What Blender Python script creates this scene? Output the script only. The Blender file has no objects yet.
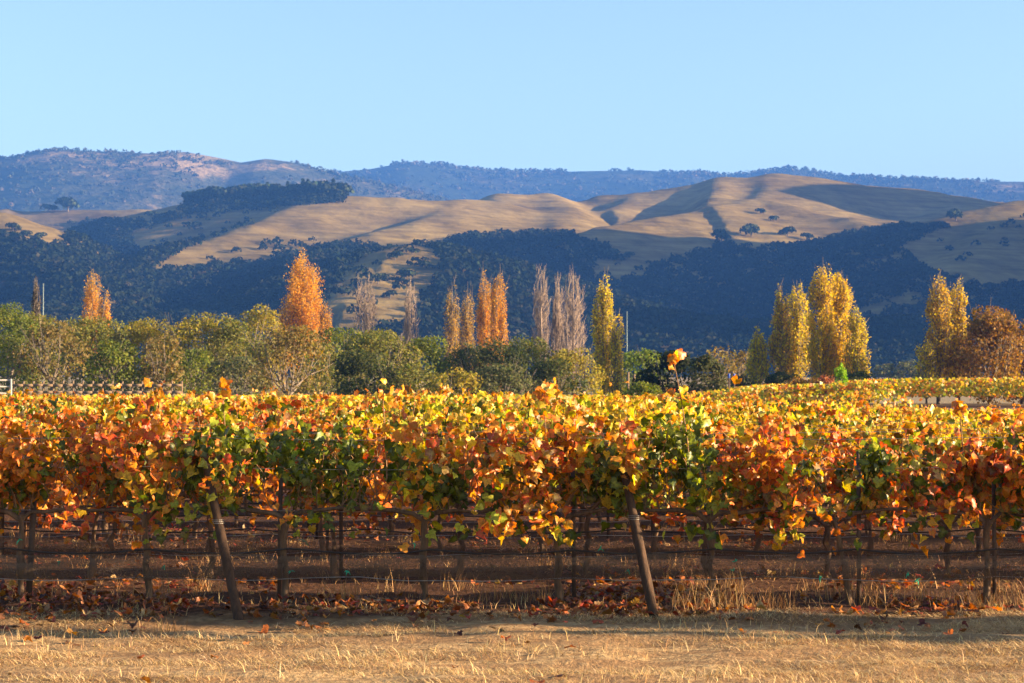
import bpy, math, random
import numpy as np

R = math.radians
rng = np.random.default_rng(7)
random.seed(7)
scene = bpy.context.scene
COL = scene.collection

# ------------------------------------------------------------------ camera, world, sun, exposure
CAM_H = 1.7
FPX = 70.0 / 36.0 * 1024
PITCH = math.atan((395 - 341.5) / FPX)
cam_d = bpy.data.cameras.new('camera')
cam_d.lens = 70; cam_d.sensor_width = 36
cam_d.clip_start = 0.1; cam_d.clip_end = 40000
cam_d.dof.use_dof = True; cam_d.dof.focus_distance = 16.0; cam_d.dof.aperture_fstop = 9.0
cam = bpy.data.objects.new('camera', cam_d); COL.objects.link(cam)
cam.location = (0, 0, CAM_H); cam.rotation_euler = (R(90) + PITCH, 0, 0)
scene.camera = cam

SUN_EL, SUN_BACK = R(12.0), R(-6.0)      # low sun from the right, almost along the rows
sd = np.array([math.cos(SUN_EL) * math.cos(SUN_BACK), math.cos(SUN_EL) * math.sin(SUN_BACK), math.sin(SUN_EL)])
world = bpy.data.worlds.new('World'); scene.world = world; world.use_nodes = True
wn = world.node_tree; bg = wn.nodes['Background']
sky = wn.nodes.new('ShaderNodeTexSky'); sky.sky_type = 'NISHITA'; sky.sun_disc = False
sky.sun_elevation = SUN_EL
sky.sun_rotation = math.atan2(sd[0], sd[1])
sky.altitude = 100; sky.air_density = 1.0; sky.dust_density = 0.8; sky.ozone_density = 1.3
wn.links.new(sky.outputs[0], bg.inputs[0]); bg.inputs[1].default_value = 0.060
sun_l = bpy.data.lights.new('sun', 'SUN'); sun_l.energy = 5.0; sun_l.angle = R(0.5); sun_l.color = (1.0, 0.75, 0.46)
sun = bpy.data.objects.new('sun', sun_l); COL.objects.link(sun)
from mathutils import Vector
sun.rotation_euler = Vector(sd).to_track_quat('Z', 'Y').to_euler()
vs = scene.view_settings
vs.view_transform = 'Standard'; vs.look = 'None'; vs.exposure = 2.35; vs.gamma = 1.0; vs.use_curve_mapping = False
scene.cycles.volume_bounces = 0
scene.cycles.max_bounces = 8; scene.cycles.transparent_max_bounces = 12
scene.cycles.transmission_bounces = 6; scene.cycles.diffuse_bounces = 3; scene.cycles.glossy_bounces = 2

# ------------------------------------------------------------------ helpers
def XW(px, d): return (px - 512) / FPX * d / (math.cos(PITCH))
def ZW(py, d):
    b = (341.5 - py) / FPX
    return CAM_H + d * (math.sin(PITCH) + b * math.cos(PITCH)) / (math.cos(PITCH) - b * math.sin(PITCH))
def project(x, y, z):
    zz = z - CAM_H
    f = y * math.cos(PITCH) + zz * math.sin(PITCH); u = zz * math.cos(PITCH) - y * math.sin(PITCH)
    return 512 + FPX * x / f, 341.5 - FPX * u / f
def sstep(a, b, x):
    t = np.clip((np.asarray(x, float) - a) / (b - a), 0, 1); return t * t * (3 - 2 * t)

def hash2(ix, iy, s):
    h = np.sin(ix * 127.1 + iy * 311.7 + s * 74.7) * 43758.5453
    return h - np.floor(h)
def vnoise(x, y, s=0):
    ix, iy = np.floor(x), np.floor(y); fx, fy = x - ix, y - iy
    fx = fx * fx * (3 - 2 * fx); fy = fy * fy * (3 - 2 * fy)
    a, b = hash2(ix, iy, s), hash2(ix + 1, iy, s); c, d = hash2(ix, iy + 1, s), hash2(ix + 1, iy + 1, s)
    return (a * (1 - fx) + b * fx) * (1 - fy) + (c * (1 - fx) + d * fx) * fy
def fbm(x, y, o=4, s=0):
    r = 0; a = .5
    for k in range(o):
        r = r + a * (vnoise(x, y, s + k) - .5); x, y, a = x * 2.03 + 5.1, y * 2.03 - 3.7, a * .5
    return r

def np_mesh(name, verts, faces, colors=None, smooth=False):
    """verts (n,3); faces: one (m,k) int array; colors (n,3) per vertex"""
    me = bpy.data.meshes.new(name)
    verts = np.asarray(verts, np.float32); faces = np.asarray(faces, np.int32)
    n, (m, k) = len(verts), faces.shape
    me.vertices.add(n); me.vertices.foreach_set('co', verts.ravel())
    me.loops.add(m * k); me.loops.foreach_set('vertex_index', faces.ravel())
    me.polygons.add(m); me.polygons.foreach_set('loop_start', np.arange(0, m * k, k, dtype=np.int32))
    try: me.polygons.foreach_set('loop_total', np.full(m, k, np.int32))
    except Exception: pass
    if smooth: me.polygons.foreach_set('use_smooth', np.ones(m, bool))
    if colors is not None:
        ca = me.color_attributes.new('tint', 'FLOAT_COLOR', 'POINT')
        c4 = np.ones((n, 4), np.float32); c4[:, :3] = colors; ca.data.foreach_set('color', c4.ravel())
    me.update(calc_edges=True); me.validate()
    return me

def link(name, me, mat=None, parent=None):
    o = bpy.data.objects.new(name, me); COL.objects.link(o)
    if mat and not me.materials: me.materials.append(mat)
    if parent: o.parent = parent
    return o
def tag(o, label=None, cat=None, group=None, kind=None):
    if label: o['label'] = label
    if cat: o['category'] = cat
    if group: o['group'] = group
    if kind: o['kind'] = kind
    return o
def thing(name, loc, label, cat, group=None, rz=0, sc=1.0):
    o = bpy.data.objects.new(name, None); COL.objects.link(o); o.location = loc; o.rotation_euler = (0, 0, rz)
    o.scale = (sc, sc, sc) if np.isscalar(sc) else sc
    o.empty_display_size = .2
    return tag(o, label, cat, group)
def dup(root, loc, rz=0, label=None, group=None, sc=None):
    r = root.copy(); COL.objects.link(r); r.location = loc; r.rotation_euler = (0, 0, rz)
    if sc is not None: r.scale = sc
    if label: r['label'] = label
    if group: r['group'] = group
    for ch in root.children:
        c = ch.copy(); COL.objects.link(c); c.parent = r
    return r

class MB:
    """collects tubes and boxes"""
    def __init__(s): s.v = []; s.f = []; s.n = 0
    def tube(s, pts, rad, k=6):
        pts = np.asarray(pts, float); rad = np.broadcast_to(np.asarray(rad, float), (len(pts),))
        t = np.gradient(pts, axis=0); t /= np.linalg.norm(t, axis=1)[:, None] + 1e-9
        ref = np.array([1., 0, 0]) if abs(t[0][0]) < .8 else np.array([0, 1., 0])
        a = np.cross(t, ref); a /= np.linalg.norm(a, axis=1)[:, None] + 1e-9
        b = np.cross(t, a)
        ang = np.arange(k) * 2 * np.pi / k
        ring = (pts[:, None] + rad[:, None, None] * (a[:, None] * np.cos(ang)[None, :, None] + b[:, None] * np.sin(ang)[None, :, None]))
        m = len(pts); s.v.append(ring.reshape(-1, 3))
        for i in range(m - 1):
            for j in range(k):
                s.f.append([s.n + i * k + j, s.n + i * k + (j + 1) % k, s.n + (i + 1) * k + (j + 1) % k, s.n + (i + 1) * k + j])
        # end caps as one centre fan of degenerate-free quads
        for e, base in ((0, s.n), (m - 1, s.n + (m - 1) * k)):
            if k == 4: s.f.append([base, base + 1, base + 2, base + 3])
            elif k == 6:
                s.f.append([base, base + 1, base + 2, base + 3]); s.f.append([base, base + 3, base + 4, base + 5])
        s.n += m * k
    def box(s, c, sz, rz=0):
        c = np.asarray(c, float); h = np.asarray(sz, float) / 2
        q = np.array([[x, y, z] for z in (-1, 1) for x, y in ((-1, -1), (1, -1), (1, 1), (-1, 1))]) * h
        ca, sa = math.cos(rz), math.sin(rz)
        q = np.stack([q[:, 0] * ca - q[:, 1] * sa, q[:, 0] * sa + q[:, 1] * ca, q[:, 2]], 1) + c
        n = s.n; s.v.append(q)
        s.f += [[n, n + 3, n + 2, n + 1], [n + 4, n + 5, n + 6, n + 7], [n, n + 1, n + 5, n + 4], [n + 1, n + 2, n + 6, n + 5], [n + 2, n + 3, n + 7, n + 6], [n + 3, n, n + 4, n + 7]]
        s.n += 8
    def build(s, name, mat, parent=None, smooth=True):
        return link(name, np_mesh(name, np.concatenate(s.v), np.array(s.f), smooth=smooth), mat, parent)

# ------------------------------------------------------------------ materials
def new_mat(name):
    m = bpy.data.materials.new(name); m.use_nodes = True
    nt = m.node_tree; p = nt.nodes['Principled BSDF']; p.inputs['Roughness'].default_value = .85
    p.inputs['Specular IOR Level'].default_value = .25
    return m, nt, p, nt.nodes['Material Output']
def N(nt, t, **kw):
    n = nt.nodes.new(t)
    for k, v in kw.items():
        if k.startswith('i_'): n.inputs[int(k[2:]) if k[2:].isdigit() else k[2:]].default_value = v
        else: setattr(n, k, v)
    return n
def noise(nt, scale, detail=4, rough=.6, vec=None):
    n = N(nt, 'ShaderNodeTexNoise'); n.inputs['Scale'].default_value = scale; n.inputs['Detail'].default_value = detail; n.inputs['Roughness'].default_value = rough
    if vec is not None: nt.links.new(vec, n.inputs['Vector'])
    return n
def ramp(nt, fac, stops):
    r = N(nt, 'ShaderNodeValToRGB'); e = r.color_ramp.elements
    while len(e) < len(stops): e.new(.5)
    for el, (p, c) in zip(e, stops): el.position = p; el.color = (*c, 1)
    nt.links.new(fac, r.inputs[0]); return r
def mixc(nt, fac, a, b, mode='MIX'):
    m = N(nt, 'ShaderNodeMix', data_type='RGBA', blend_type=mode)
    for s, v in ((m.inputs[0], fac), (m.inputs[6], a), (m.inputs[7], b)):
        if hasattr(v, 'is_linked'): nt.links.new(v, s)
        else: s.default_value = v if np.isscalar(v) else (*v, 1)
    return m.outputs[2]
def bump(nt, p, h, strength, dist):
    b = N(nt, 'ShaderNodeBump'); b.inputs['Strength'].default_value = strength; b.inputs['Distance'].default_value = dist
    nt.links.new(h, b.inputs['Height']); nt.links.new(b.outputs[0], p.inputs['Normal'])

def leaf_mat(name, trans=.45, rough=.5, spec=.3, spots=0.0, sat=1.1):
    m, nt, p, out = new_mat(name)
    a = N(nt, 'ShaderNodeAttribute', attribute_name='tint')
    c = a.outputs[0]
    if spots:
        tc = N(nt, 'ShaderNodeTexCoord'); n = noise(nt, 60, 3, .7, tc.outputs['Object'])
        r = ramp(nt, n.outputs[0], [(.40, (.45, .36, .28)), (.52, (1, 1, 1))])
        c = mixc(nt, spots, c, r.outputs[0], 'MULTIPLY')
    nt.links.new(c, p.inputs['Base Color']); p.inputs['Roughness'].default_value = rough; p.inputs['Specular IOR Level'].default_value = spec
    hs = N(nt, 'ShaderNodeHueSaturation'); hs.inputs['Saturation'].default_value = sat; hs.inputs['Value'].default_value = 1.15
    nt.links.new(c, hs.inputs['Color'])
    t = N(nt, 'ShaderNodeBsdfTranslucent'); nt.links.new(hs.outputs[0], t.inputs[0])
    mx = N(nt, 'ShaderNodeMixShader'); mx.inputs[0].default_value = trans
    nt.links.new(p.outputs[0], mx.inputs[1]); nt.links.new(t.outputs[0], mx.inputs[2]); nt.links.new(mx.outputs[0], out.inputs[0])
    return m
def attr_mat(name, rough=.9):
    m, nt, p, out = new_mat(name)
    a = N(nt, 'ShaderNodeAttribute', attribute_name='tint'); nt.links.new(a.outputs[0], p.inputs['Base Color']); p.inputs['Roughness'].default_value = rough
    return m
def bark_mat(name, c1, c2, scale=18, stretch=.25):
    m, nt, p, out = new_mat(name)
    tc = N(nt, 'ShaderNodeTexCoord'); mp = N(nt, 'ShaderNodeMapping'); mp.inputs['Scale'].default_value = (1, 1, stretch)
    nt.links.new(tc.outputs['Object'], mp.inputs[0])
    n = noise(nt, scale, 5, .7, mp.outputs[0]); r = ramp(nt, n.outputs[0], [(.3, c1), (.7, c2)])
    nt.links.new(r.outputs[0], p.inputs['Base Color']); bump(nt, p, n.outputs[0], .6, .02)
    return m
def plain_mat(name, c, rough=.6, metal=0, var=.25, scale=20):
    m, nt, p, out = new_mat(name)
    tc = N(nt, 'ShaderNodeTexCoord'); n = noise(nt, scale, 4, .6, tc.outputs['Object'])
    lo = tuple(x * (1 - var) for x in c); hi = tuple(min(1, x * (1 + var)) for x in c)
    r = ramp(nt, n.outputs[0], [(.3, lo), (.7, hi)]); nt.links.new(r.outputs[0], p.inputs['Base Color'])
    p.inputs['Roughness'].default_value = rough; p.inputs['Metallic'].default_value = metal
    return m

M_leaf = leaf_mat('vine_leaf', .42, .42, .4, .65, 1.25)
M_tree = leaf_mat('tree_leaf', .45, .7, .1, 0, 1.3)
M_pop = leaf_mat('poplar_leaf', .48, .7, .1, 0, 1.2)
M_wood = leaf_mat('oak_leaf', .05, 1, 0)
M_grass = leaf_mat('dry_grass_blade', .25, .7, .2)
M_bark = bark_mat('vine_bark', (.04, .024, .015), (.20, .12, .07))
M_tbark = bark_mat('tree_bark', (.08, .06, .045), (.24, .19, .14), 6)
M_twig = bark_mat('pale_twig', (.20, .145, .11), (.34, .25, .19), 8)
M_cane = bark_mat('cane_bark', (.13, .07, .035), (.30, .17, .08), 30)
M_post = bark_mat('weathered_post', (.020, .012, .008), (.085, .045, .025), 25, .08)
M_steel = plain_mat('rusty_steel', (.10, .065, .05), .6, .3)
M_wire = plain_mat('galvanised_wire', (.30, .28, .26), .45, .6)
M_hose = plain_mat('black_drip_hose', (.035, .03, .028), .6)
M_tie = plain_mat('green_tie', (.02, .33, .20), .5)
M_rail = plain_mat('grey_rail_wood', (.20, .135, .085), .9)
M_white = plain_mat('white_paint', (.36, .34, .31), .6, 0, .08)
M_pole = plain_mat('pale_pole', (.26, .31, .29), .6, .2)
M_blue = plain_mat('blue_plastic', (.04, .10, .42), .5)

# ground: bare red-brown soil under the vines, straw stubble in the headland
def ground_mat():
    m, nt, p, out = new_mat('dry_ground')
    g = N(nt, 'ShaderNodeNewGeometry'); sx = N(nt, 'ShaderNodeSeparateXYZ'); nt.links.new(g.outputs['Position'], sx.inputs[0])
    n1 = noise(nt, 1.3, 6, .65, g.outputs['Position']); n2 = noise(nt, 14, 5, .7, g.outputs['Position'])
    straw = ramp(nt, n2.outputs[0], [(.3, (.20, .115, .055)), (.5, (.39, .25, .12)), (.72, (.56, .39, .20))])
    soil = ramp(nt, n2.outputs[0], [(.3, (.03, .015, .009)), (.55, (.085, .040, .022)), (.75, (.18, .09, .05))])  # soil tone also darkened to stand in for shade under the vines
    # distance from the headland edge
    ad = N(nt, 'ShaderNodeMath', operation='MULTIPLY_ADD'); nt.links.new(n1.outputs[0], ad.inputs[0]); ad.inputs[1].default_value = 1.9; nt.links.new(sx.outputs[1], ad.inputs[2])
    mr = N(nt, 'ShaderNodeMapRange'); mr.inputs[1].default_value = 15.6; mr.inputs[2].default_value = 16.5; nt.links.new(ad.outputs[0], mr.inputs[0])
    far = N(nt, 'ShaderNodeMapRange'); far.inputs[1].default_value = 125; far.inputs[2].default_value = 170; nt.links.new(sx.outputs[1], far.inputs[0])
    n5 = noise(nt, 1.0, 5, .65); mp = N(nt, 'ShaderNodeMapping'); mp.inputs['Scale'].default_value = (.7, 2.6, 1); nt.links.new(g.outputs['Position'], mp.inputs[0]); nt.links.new(mp.outputs[0], n5.inputs['Vector'])
    bare = ramp(nt, n5.outputs[0], [(.46, (1, 1, 1)), (.58, (0, 0, 0))])
    st2 = mixc(nt, bare.outputs[0], straw.outputs[0], mixc(nt, .6, straw.outputs[0], (.20, .105, .052)))
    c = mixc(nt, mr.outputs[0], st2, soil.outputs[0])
    c = mixc(nt, far.outputs[0], c, (.33, .24, .13))
    nt.links.new(c, p.inputs['Base Color']); p.inputs['Roughness'].default_value = .95; p.inputs['Specular IOR Level'].default_value = .1
    bump(nt, p, n2.outputs[0], .8, .05)
    return m
def hill_mat():
    m, nt, p, out = new_mat('dry_hill_grass')
    g = N(nt, 'ShaderNodeNewGeometry')
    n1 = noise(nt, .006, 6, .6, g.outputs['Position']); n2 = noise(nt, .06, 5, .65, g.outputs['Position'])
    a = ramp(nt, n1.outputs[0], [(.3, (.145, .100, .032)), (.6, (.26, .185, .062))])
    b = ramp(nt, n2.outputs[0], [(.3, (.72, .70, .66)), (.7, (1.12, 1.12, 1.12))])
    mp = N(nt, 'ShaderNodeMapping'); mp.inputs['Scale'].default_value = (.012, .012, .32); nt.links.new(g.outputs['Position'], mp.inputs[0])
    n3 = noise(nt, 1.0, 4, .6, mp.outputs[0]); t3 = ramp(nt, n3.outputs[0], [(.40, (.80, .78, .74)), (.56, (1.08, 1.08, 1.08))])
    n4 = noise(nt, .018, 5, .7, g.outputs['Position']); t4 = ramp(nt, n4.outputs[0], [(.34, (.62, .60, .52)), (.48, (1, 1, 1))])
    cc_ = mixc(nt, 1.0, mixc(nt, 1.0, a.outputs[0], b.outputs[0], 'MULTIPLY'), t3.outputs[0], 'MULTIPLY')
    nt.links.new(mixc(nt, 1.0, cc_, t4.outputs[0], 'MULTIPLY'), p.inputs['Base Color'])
    p.inputs['Roughness'].default_value = 1; p.inputs['Specular IOR Level'].default_value = .0
    bump(nt, p, n2.outputs[0], .5, 3)
    return m
def mountain_mat():
    m, nt, p, out = new_mat('wooded_mountain')
    g = N(nt, 'ShaderNodeNewGeometry')
    n1 = noise(nt, .0022, 6, .62, g.outputs['Position']); n2 = noise(nt, .03, 5, .7, g.outputs['Position'])
    ad = N(nt, 'ShaderNodeMath', operation='MULTIPLY_ADD'); nt.links.new(n2.outputs[0], ad.inputs[0]); ad.inputs[1].default_value = .35; nt.links.new(n1.outputs[0], ad.inputs[2])
    a = ramp(nt, ad.outputs[0], [(.62, (.03, .04, .024)), (.74, (.065, .065, .04)), (.83, (.27, .19, .10))])
    nt.links.new(a.outputs[0], p.inputs['Base Color']); p.inputs['Roughness'].default_value = 1; p.inputs['Specular IOR Level'].default_value = 0
    bump(nt, p, n2.outputs[0], .9, 14)
    return m
M_ground, M_hill, M_mtn = ground_mat(), hill_mat(), mountain_mat()
M_road = plain_mat('dirt_track_earth', (.17, .095, .055), .95, 0, .3, 3)

# ------------------------------------------------------------------ terrain
def zg(x, y):
    x = np.asarray(x, float); y = np.asarray(y, float)
    z = -.60 * sstep(20, 80, y) * sstep(1, 12, x) * (1 - sstep(98, 104, y))
    z = z + 1.0 * sstep(98, 104, y) * sstep(4, 24, x)
    z = z + 1.45 * sstep(86, 110, y) * sstep(12, 22, -x)
    z = z + .012 * np.clip(y - 170, 0, 700)
    near = np.clip(1 - np.abs(y - 14) / 26, 0, 1)
    z = z + near * (.12 * fbm(x * .45, y * 1.2, 4, 3) + .09 * fbm(x * 2.1, y * 3.6, 3, 9))
    z = z + .025 * np.exp(-((y - 15.05 - .25 * fbm(x * .5, y * 0, 2, 4)) / .22) ** 2) - .04 * np.exp(-((y - 14.35) / .25) ** 2)
    return z

def grid(name, xs, ys, zf, mat):
    X, Y = np.meshgrid(xs, ys); Z = zf(X, Y); nx, ny = len(xs), len(ys)
    v = np.stack([X, Y, Z], -1).reshape(-1, 3)
    i = (np.arange(ny - 1)[:, None] * nx + np.arange(nx - 1)[None]).ravel()
    return link(name, np_mesh(name, v, np.stack([i, i + 1, i + nx + 1, i + nx], 1), smooth=True), mat)
def axis(a0, a1, step, lo, hi, g=1.07):
    c = list(np.arange(a0, a1, step)); s = step; x = c[-1]
    while x < hi: s *= g; x += s; c.append(x)
    s = step; x = c[0]; pre = []
    while x > lo: s *= g; x -= s; pre.append(x)
    return np.array(pre[::-1] + c)
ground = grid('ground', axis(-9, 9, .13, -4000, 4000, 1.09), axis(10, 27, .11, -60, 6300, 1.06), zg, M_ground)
tag(ground, 'dry straw covered ground and bare vineyard soil', 'ground', kind='structure')

SUBTLE = []
def crest(pts, w, sl, sr=None):
    P = np.array([(XW(px, d), d, ZW(py, d)) for px, py, d in pts]); SUBTLE.append((P, w, math.tan(R(sl)), math.tan(R(sr if sr else sl))))
# back golden hill with its spurs
crest([(1330, 230, 2700), (1160, 226, 2550), (1040, 214, 2480), (985, 204, 2450), (940, 194, 2430), (900, 188, 2420), (850, 185, 2400), (800, 180, 2380), (770, 179, 2350), (735, 181, 2330), (705, 188, 2300), (690, 192, 2285)], 110, 32)
crest([(722, 184, 2315), (716, 189, 2220), (712, 199, 2100), (708, 212, 1980)], 12, 44, 15)
crest([(770, 179, 2350), (765, 190, 2200), (760, 200, 2100), (740, 208, 2040), (700, 213, 1960), (650, 221, 1860), (600, 230, 1770), (570, 244, 1680)], 12, 44, 17)
crest([(760, 200, 2100), (800, 208, 2040), (850, 217, 1980), (900, 230, 1900), (950, 250, 1790)], 26, 28)
crest([(985, 204, 2450), (960, 206, 2300), (930, 214, 2180), (905, 224, 2080)], 24, 36, 16)
# middle golden hill
crest([(690, 191, 2285), (668, 194, 2280), (640, 197, 2270), (605, 196, 2260), (575, 203, 2240), (545, 197, 2190), (500, 200, 2130), (468, 210, 2080)], 24, 36)
crest([(640, 197, 2270), (628, 203, 2200), (610, 213, 2100)], 16, 38, 20)
crest([(545, 197, 2190), (562, 203, 2110), (572, 214, 2000), (566, 226, 1880), (530, 242, 1760), (500, 258, 1650)], 18, 20, 34)
crest([(500, 200, 2130), (495, 212, 2000), (480, 226, 1860), (455, 244, 1720)], 16, 36, 15)
# left golden hill and wooded ridge
crest([(470, 206, 2000), (430, 203, 1960), (390, 201, 1920), (340, 202, 1900), (300, 199, 1920), (250, 198, 1950), (200, 205, 1960), (150, 214, 2000)], 40, 24)
crest([(320, 202, 1900), (285, 214, 1780), (250, 228, 1660), (215, 240, 1570), (170, 252, 1480), (120, 272, 1380)], 16, 36, 15)
crest([(470, 206, 2000), (445, 216, 1850), (410, 226, 1740), (370, 236, 1640), (330, 250, 1540)], 14, 38, 15)
# far left plateau and near left knoll
crest([(160, 211, 2300), (100, 209, 2300), (30, 211, 2300), (-120, 214, 2250), (-400, 215, 2200)], 30, 36)
crest([(68, 243, 1500), (40, 231, 1480), (5, 220, 1470), (-60, 214, 1470), (-250, 216, 1450), (-500, 225, 1400)], 20, 36)
crest([(5, 220, 1470), (40, 258, 1330), (90, 288, 1200)], 30, 30)
# rocky lit knoll in front, a wooded shoulder left of it
crest([(440, 262, 1330), (405, 247, 1300), (385, 252, 1240), (365, 278, 1150), (345, 305, 1060)], 22, 30, 17)
crest([(335, 252, 1420), (312, 262, 1320), (292, 284, 1190)], 26, 30)
# right: near shoulder and ridges added outside the frame to cast shade on the hillside
crest([(1250, 190, 1950), (1100, 200, 1950), (1024, 205, 1920), (975, 213, 1880), (925, 226, 1800), (880, 246, 1700)], 30, 27)
crest([(1024, 205, 1920), (985, 240, 1700), (930, 275, 1500)], 40, 27)
def crest_w(pts, w, sl): SUBTLE.append((np.array(pts, float), w, math.tan(R(sl)), math.tan(R(sl))))
crest_w([(905, 880, 260), (905, 960, 300), (905, 1005, 290)], 20, 43)
crest_w([(905, 1290, 290), (900, 1350, 335), (900, 1500, 335), (905, 1645, 330)], 30, 43)
crest_w([(1000, 2130, 380), (1010, 2200, 388), (1020, 2285, 385)], 25, 42)
# low front swell
crest([(1500, 330, 1100), (1024, 318, 1150), (800, 330, 1100), (620, 322, 1150), (520, 330, 1120), (250, 325, 1100), (0, 315, 1100), (-500, 320, 1100)], 120, 14)

def hz(x, y):
    x = np.asarray(x, float); y = np.asarray(y, float)
    K = 6.0
    base = np.clip((y - 800) * .028, -30, 60)
    acc = np.exp(base / K / 1.0 - 20)
    for P, w, tl, tr in SUBTLE:
        best = np.full(x.shape, -1e9)
        for a, b in zip(P[:-1], P[1:]):
            ab = b - a; L2 = ab[0] ** 2 + ab[1] ** 2
            t = np.clip(((x - a[0]) * ab[0] + (y - a[1]) * ab[1]) / L2, 0, 1)
            qx, qy = a[0] + t * ab[0] - x, a[1] + t * ab[1] - y
            dist = np.hypot(qx, qy)
            tn = np.where(qx > 0, tl, tr)              # point lies left of the crest -> steeper lee side
            z = a[2] + t * ab[2] - (np.sqrt(dist ** 2 + w * w) - w) * tn
            best = np.maximum(best, z)
        acc = acc + np.exp(best / K - 20)
    z = K * (np.log(acc) + 20)
    amp = sstep(20, 90, z)
    z = z + amp * (13 * fbm(x / 170, y / 260, 4, 21) - 6 * np.abs(fbm(x / 60, y / 240, 3, 57)) + 2.0 * fbm(x / 28, y / 34, 3, 31))
    return z
def hz_full(x, y):
    z = hz(x, y); e = sstep(700, 850, y)
    z = np.maximum(z, 0)
    return z * e + (zg(0, 700) - 8) * (1 - e)
def polar_grid(name, p0, p1, dp, ds, zf, mat):
    px = np.arange(p0, p1, dp); P, D = np.meshgrid(px, ds); X = (P - 512) / FPX * D
    Z = zf(X, D); nx, ny = len(px), len(ds)
    i = (np.arange(ny - 1)[:, None] * nx + np.arange(nx - 1)[None]).ravel()
    return link(name, np_mesh(name, np.stack([X, D, Z], -1).reshape(-1, 3), np.stack([i, i + 1, i + nx + 1, i + nx], 1), smooth=True), mat)
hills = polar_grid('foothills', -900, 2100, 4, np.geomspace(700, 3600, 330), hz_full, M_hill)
tag(hills, 'rolling golden foothills of dry grass with shaded folds', 'hills', kind='structure')

# far wooded ranges
def ridge_range(name, prof, d0, back, front, seed, label, slope, rough=1.0):
    pp = np.array(prof, float)
    def crest_z(x, d): px = 512 + FPX * x / d; return ZW(np.interp(px, pp[:, 0], pp[:, 1]), d0)
    def f(x, y):
        zc = crest_z(x, y * 0 + d0)
        dist = y - d0 + 500 * fbm(x / 900, y * 0, 3, seed)
        dist = np.where(np.abs(dist) < 1e-6, 0, dist)
        fall = (np.sqrt(dist ** 2 + 120 ** 2) - 120) * slope
        spur = 170 * rough * np.abs(fbm(x / 620 + .25 * y / 620, y / 1900, 5, seed + 5)) * sstep(60, 900, np.abs(y - d0))
        return np.maximum(zc - fall - spur * 1.2 + 14 * fbm(x / 90, y / 90, 3, seed + 9) * sstep(0, 200, np.abs(y - d0)), -1)
    o = polar_grid(name, -700, 1750, 5, np.concatenate([np.linspace(d0 - front, d0 - 350, 60), np.linspace(d0 - 340, d0 + 350, 40), np.linspace(d0 + 380, d0 + back, 10)]), f, M_mtn)
    tag(o, label, 'mountain', kind='structure')
    return f
prof_left = [(-700, 150), (-200, 160), (0, 159), (30, 155), (65, 150), (110, 152), (150, 153), (185, 151), (215, 156), (240, 161), (265, 157), (290, 160), (330, 170), (365, 178), (400, 186), (450, 200), (520, 215), (600, 230), (800, 260), (1750, 300)]
prof_right = [(-700, 200), (200, 190), (330, 178), (365, 175), (385, 172), (410, 167), (440, 168), (475, 172), (520, 174), (560, 174), (600, 172), (640, 170), (690, 173), (730, 175), (760, 171), (790, 166), (810, 168), (840, 173), (880, 175), (920, 178), (960, 181), (1000, 182), (1030, 183), (1300, 175), (1750, 185)]
f_left = ridge_range('near_mountain_range', prof_left, 3900, 500, 1000, 61, 'blue wooded mountain range with brown clearings at left', .36)
f_right = ridge_range('far_mountain_range', prof_right, 5200, 600, 1300, 83, 'hazy blue wooded mountain range along the skyline', .33)

# ------------------------------------------------------------------ leaf cards
def quads(cent, nrm, size, spin=None, aspect=1.0):
    n = len(cent); nrm = nrm / (np.linalg.norm(nrm, axis=1)[:, None] + 1e-9)
    ref = rng.normal(size=(n, 3)); a = np.cross(nrm, ref); a /= np.linalg.norm(a, axis=1)[:, None] + 1e-9
    b = np.cross(nrm, a); s = np.broadcast_to(size, (n,))[:, None] * .5
    j = lambda: 1 + .5 * (rng.random((n, 1)) - .5)
    v = np.stack([cent - a * s * j() * aspect, cent - b * s * j(), cent + a * s * j() * aspect, cent + b * s * j()], 1)
    return v.reshape(-1, 3), np.arange(n * 4).reshape(n, 4)
def jitter(base, n, amt=.25, hue=.12):
    c = np.asarray(base, float)
    if c.ndim == 1: c = np.tile(c, (n, 1))
    return np.clip(c * (1 + amt * rng.normal(size=(n, 1))) * (1 + hue * rng.normal(size=(n, 3))), .004, .95)
def pick(pal, w, n):
    pal = np.array(pal, float); w = np.array(w, float); return pal[rng.choice(len(pal), n, p=w / w.sum())]

# ------------------------------------------------------------------ woodland on the hills
def inpoly(px, py, poly):
    poly = np.array(poly, float); c = np.zeros(px.shape, bool); j = len(poly) - 1
    for i in range(len(poly)):
        xi, yi = poly[i]; xj, yj = poly[j]
        c ^= ((yi > py) != (yj > py)) & (px < (xj - xi) * (py - yi) / (yj - yi + 1e-9) + xi); j = i
    return c
def blob_trees(pos, rad, hgt, per, col, leaf):
    n = len(pos); d = rng.normal(size=(n, per, 3)); d /= np.linalg.norm(d, axis=2)[:, :, None]; d[:, :, 2] = np.abs(d[:, :, 2]) * 1.0 - .15
    rr = (.72 + .4 * rng.random((n, per, 1)))
    c = pos[:, None] + d * rr * np.stack([rad, rad, hgt], 1)[:, None] ; c[:, :, 2] += (hgt * .25)[:, None]
    v, f = quads(c.reshape(-1, 3), (d + .5 * rng.normal(size=d.shape)).reshape(-1, 3), np.repeat(leaf, per))
    cc = jitter(np.repeat(col, per, 0), n * per, .18, .06)
    return v, f, np.repeat(cc, 4, 0)
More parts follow.
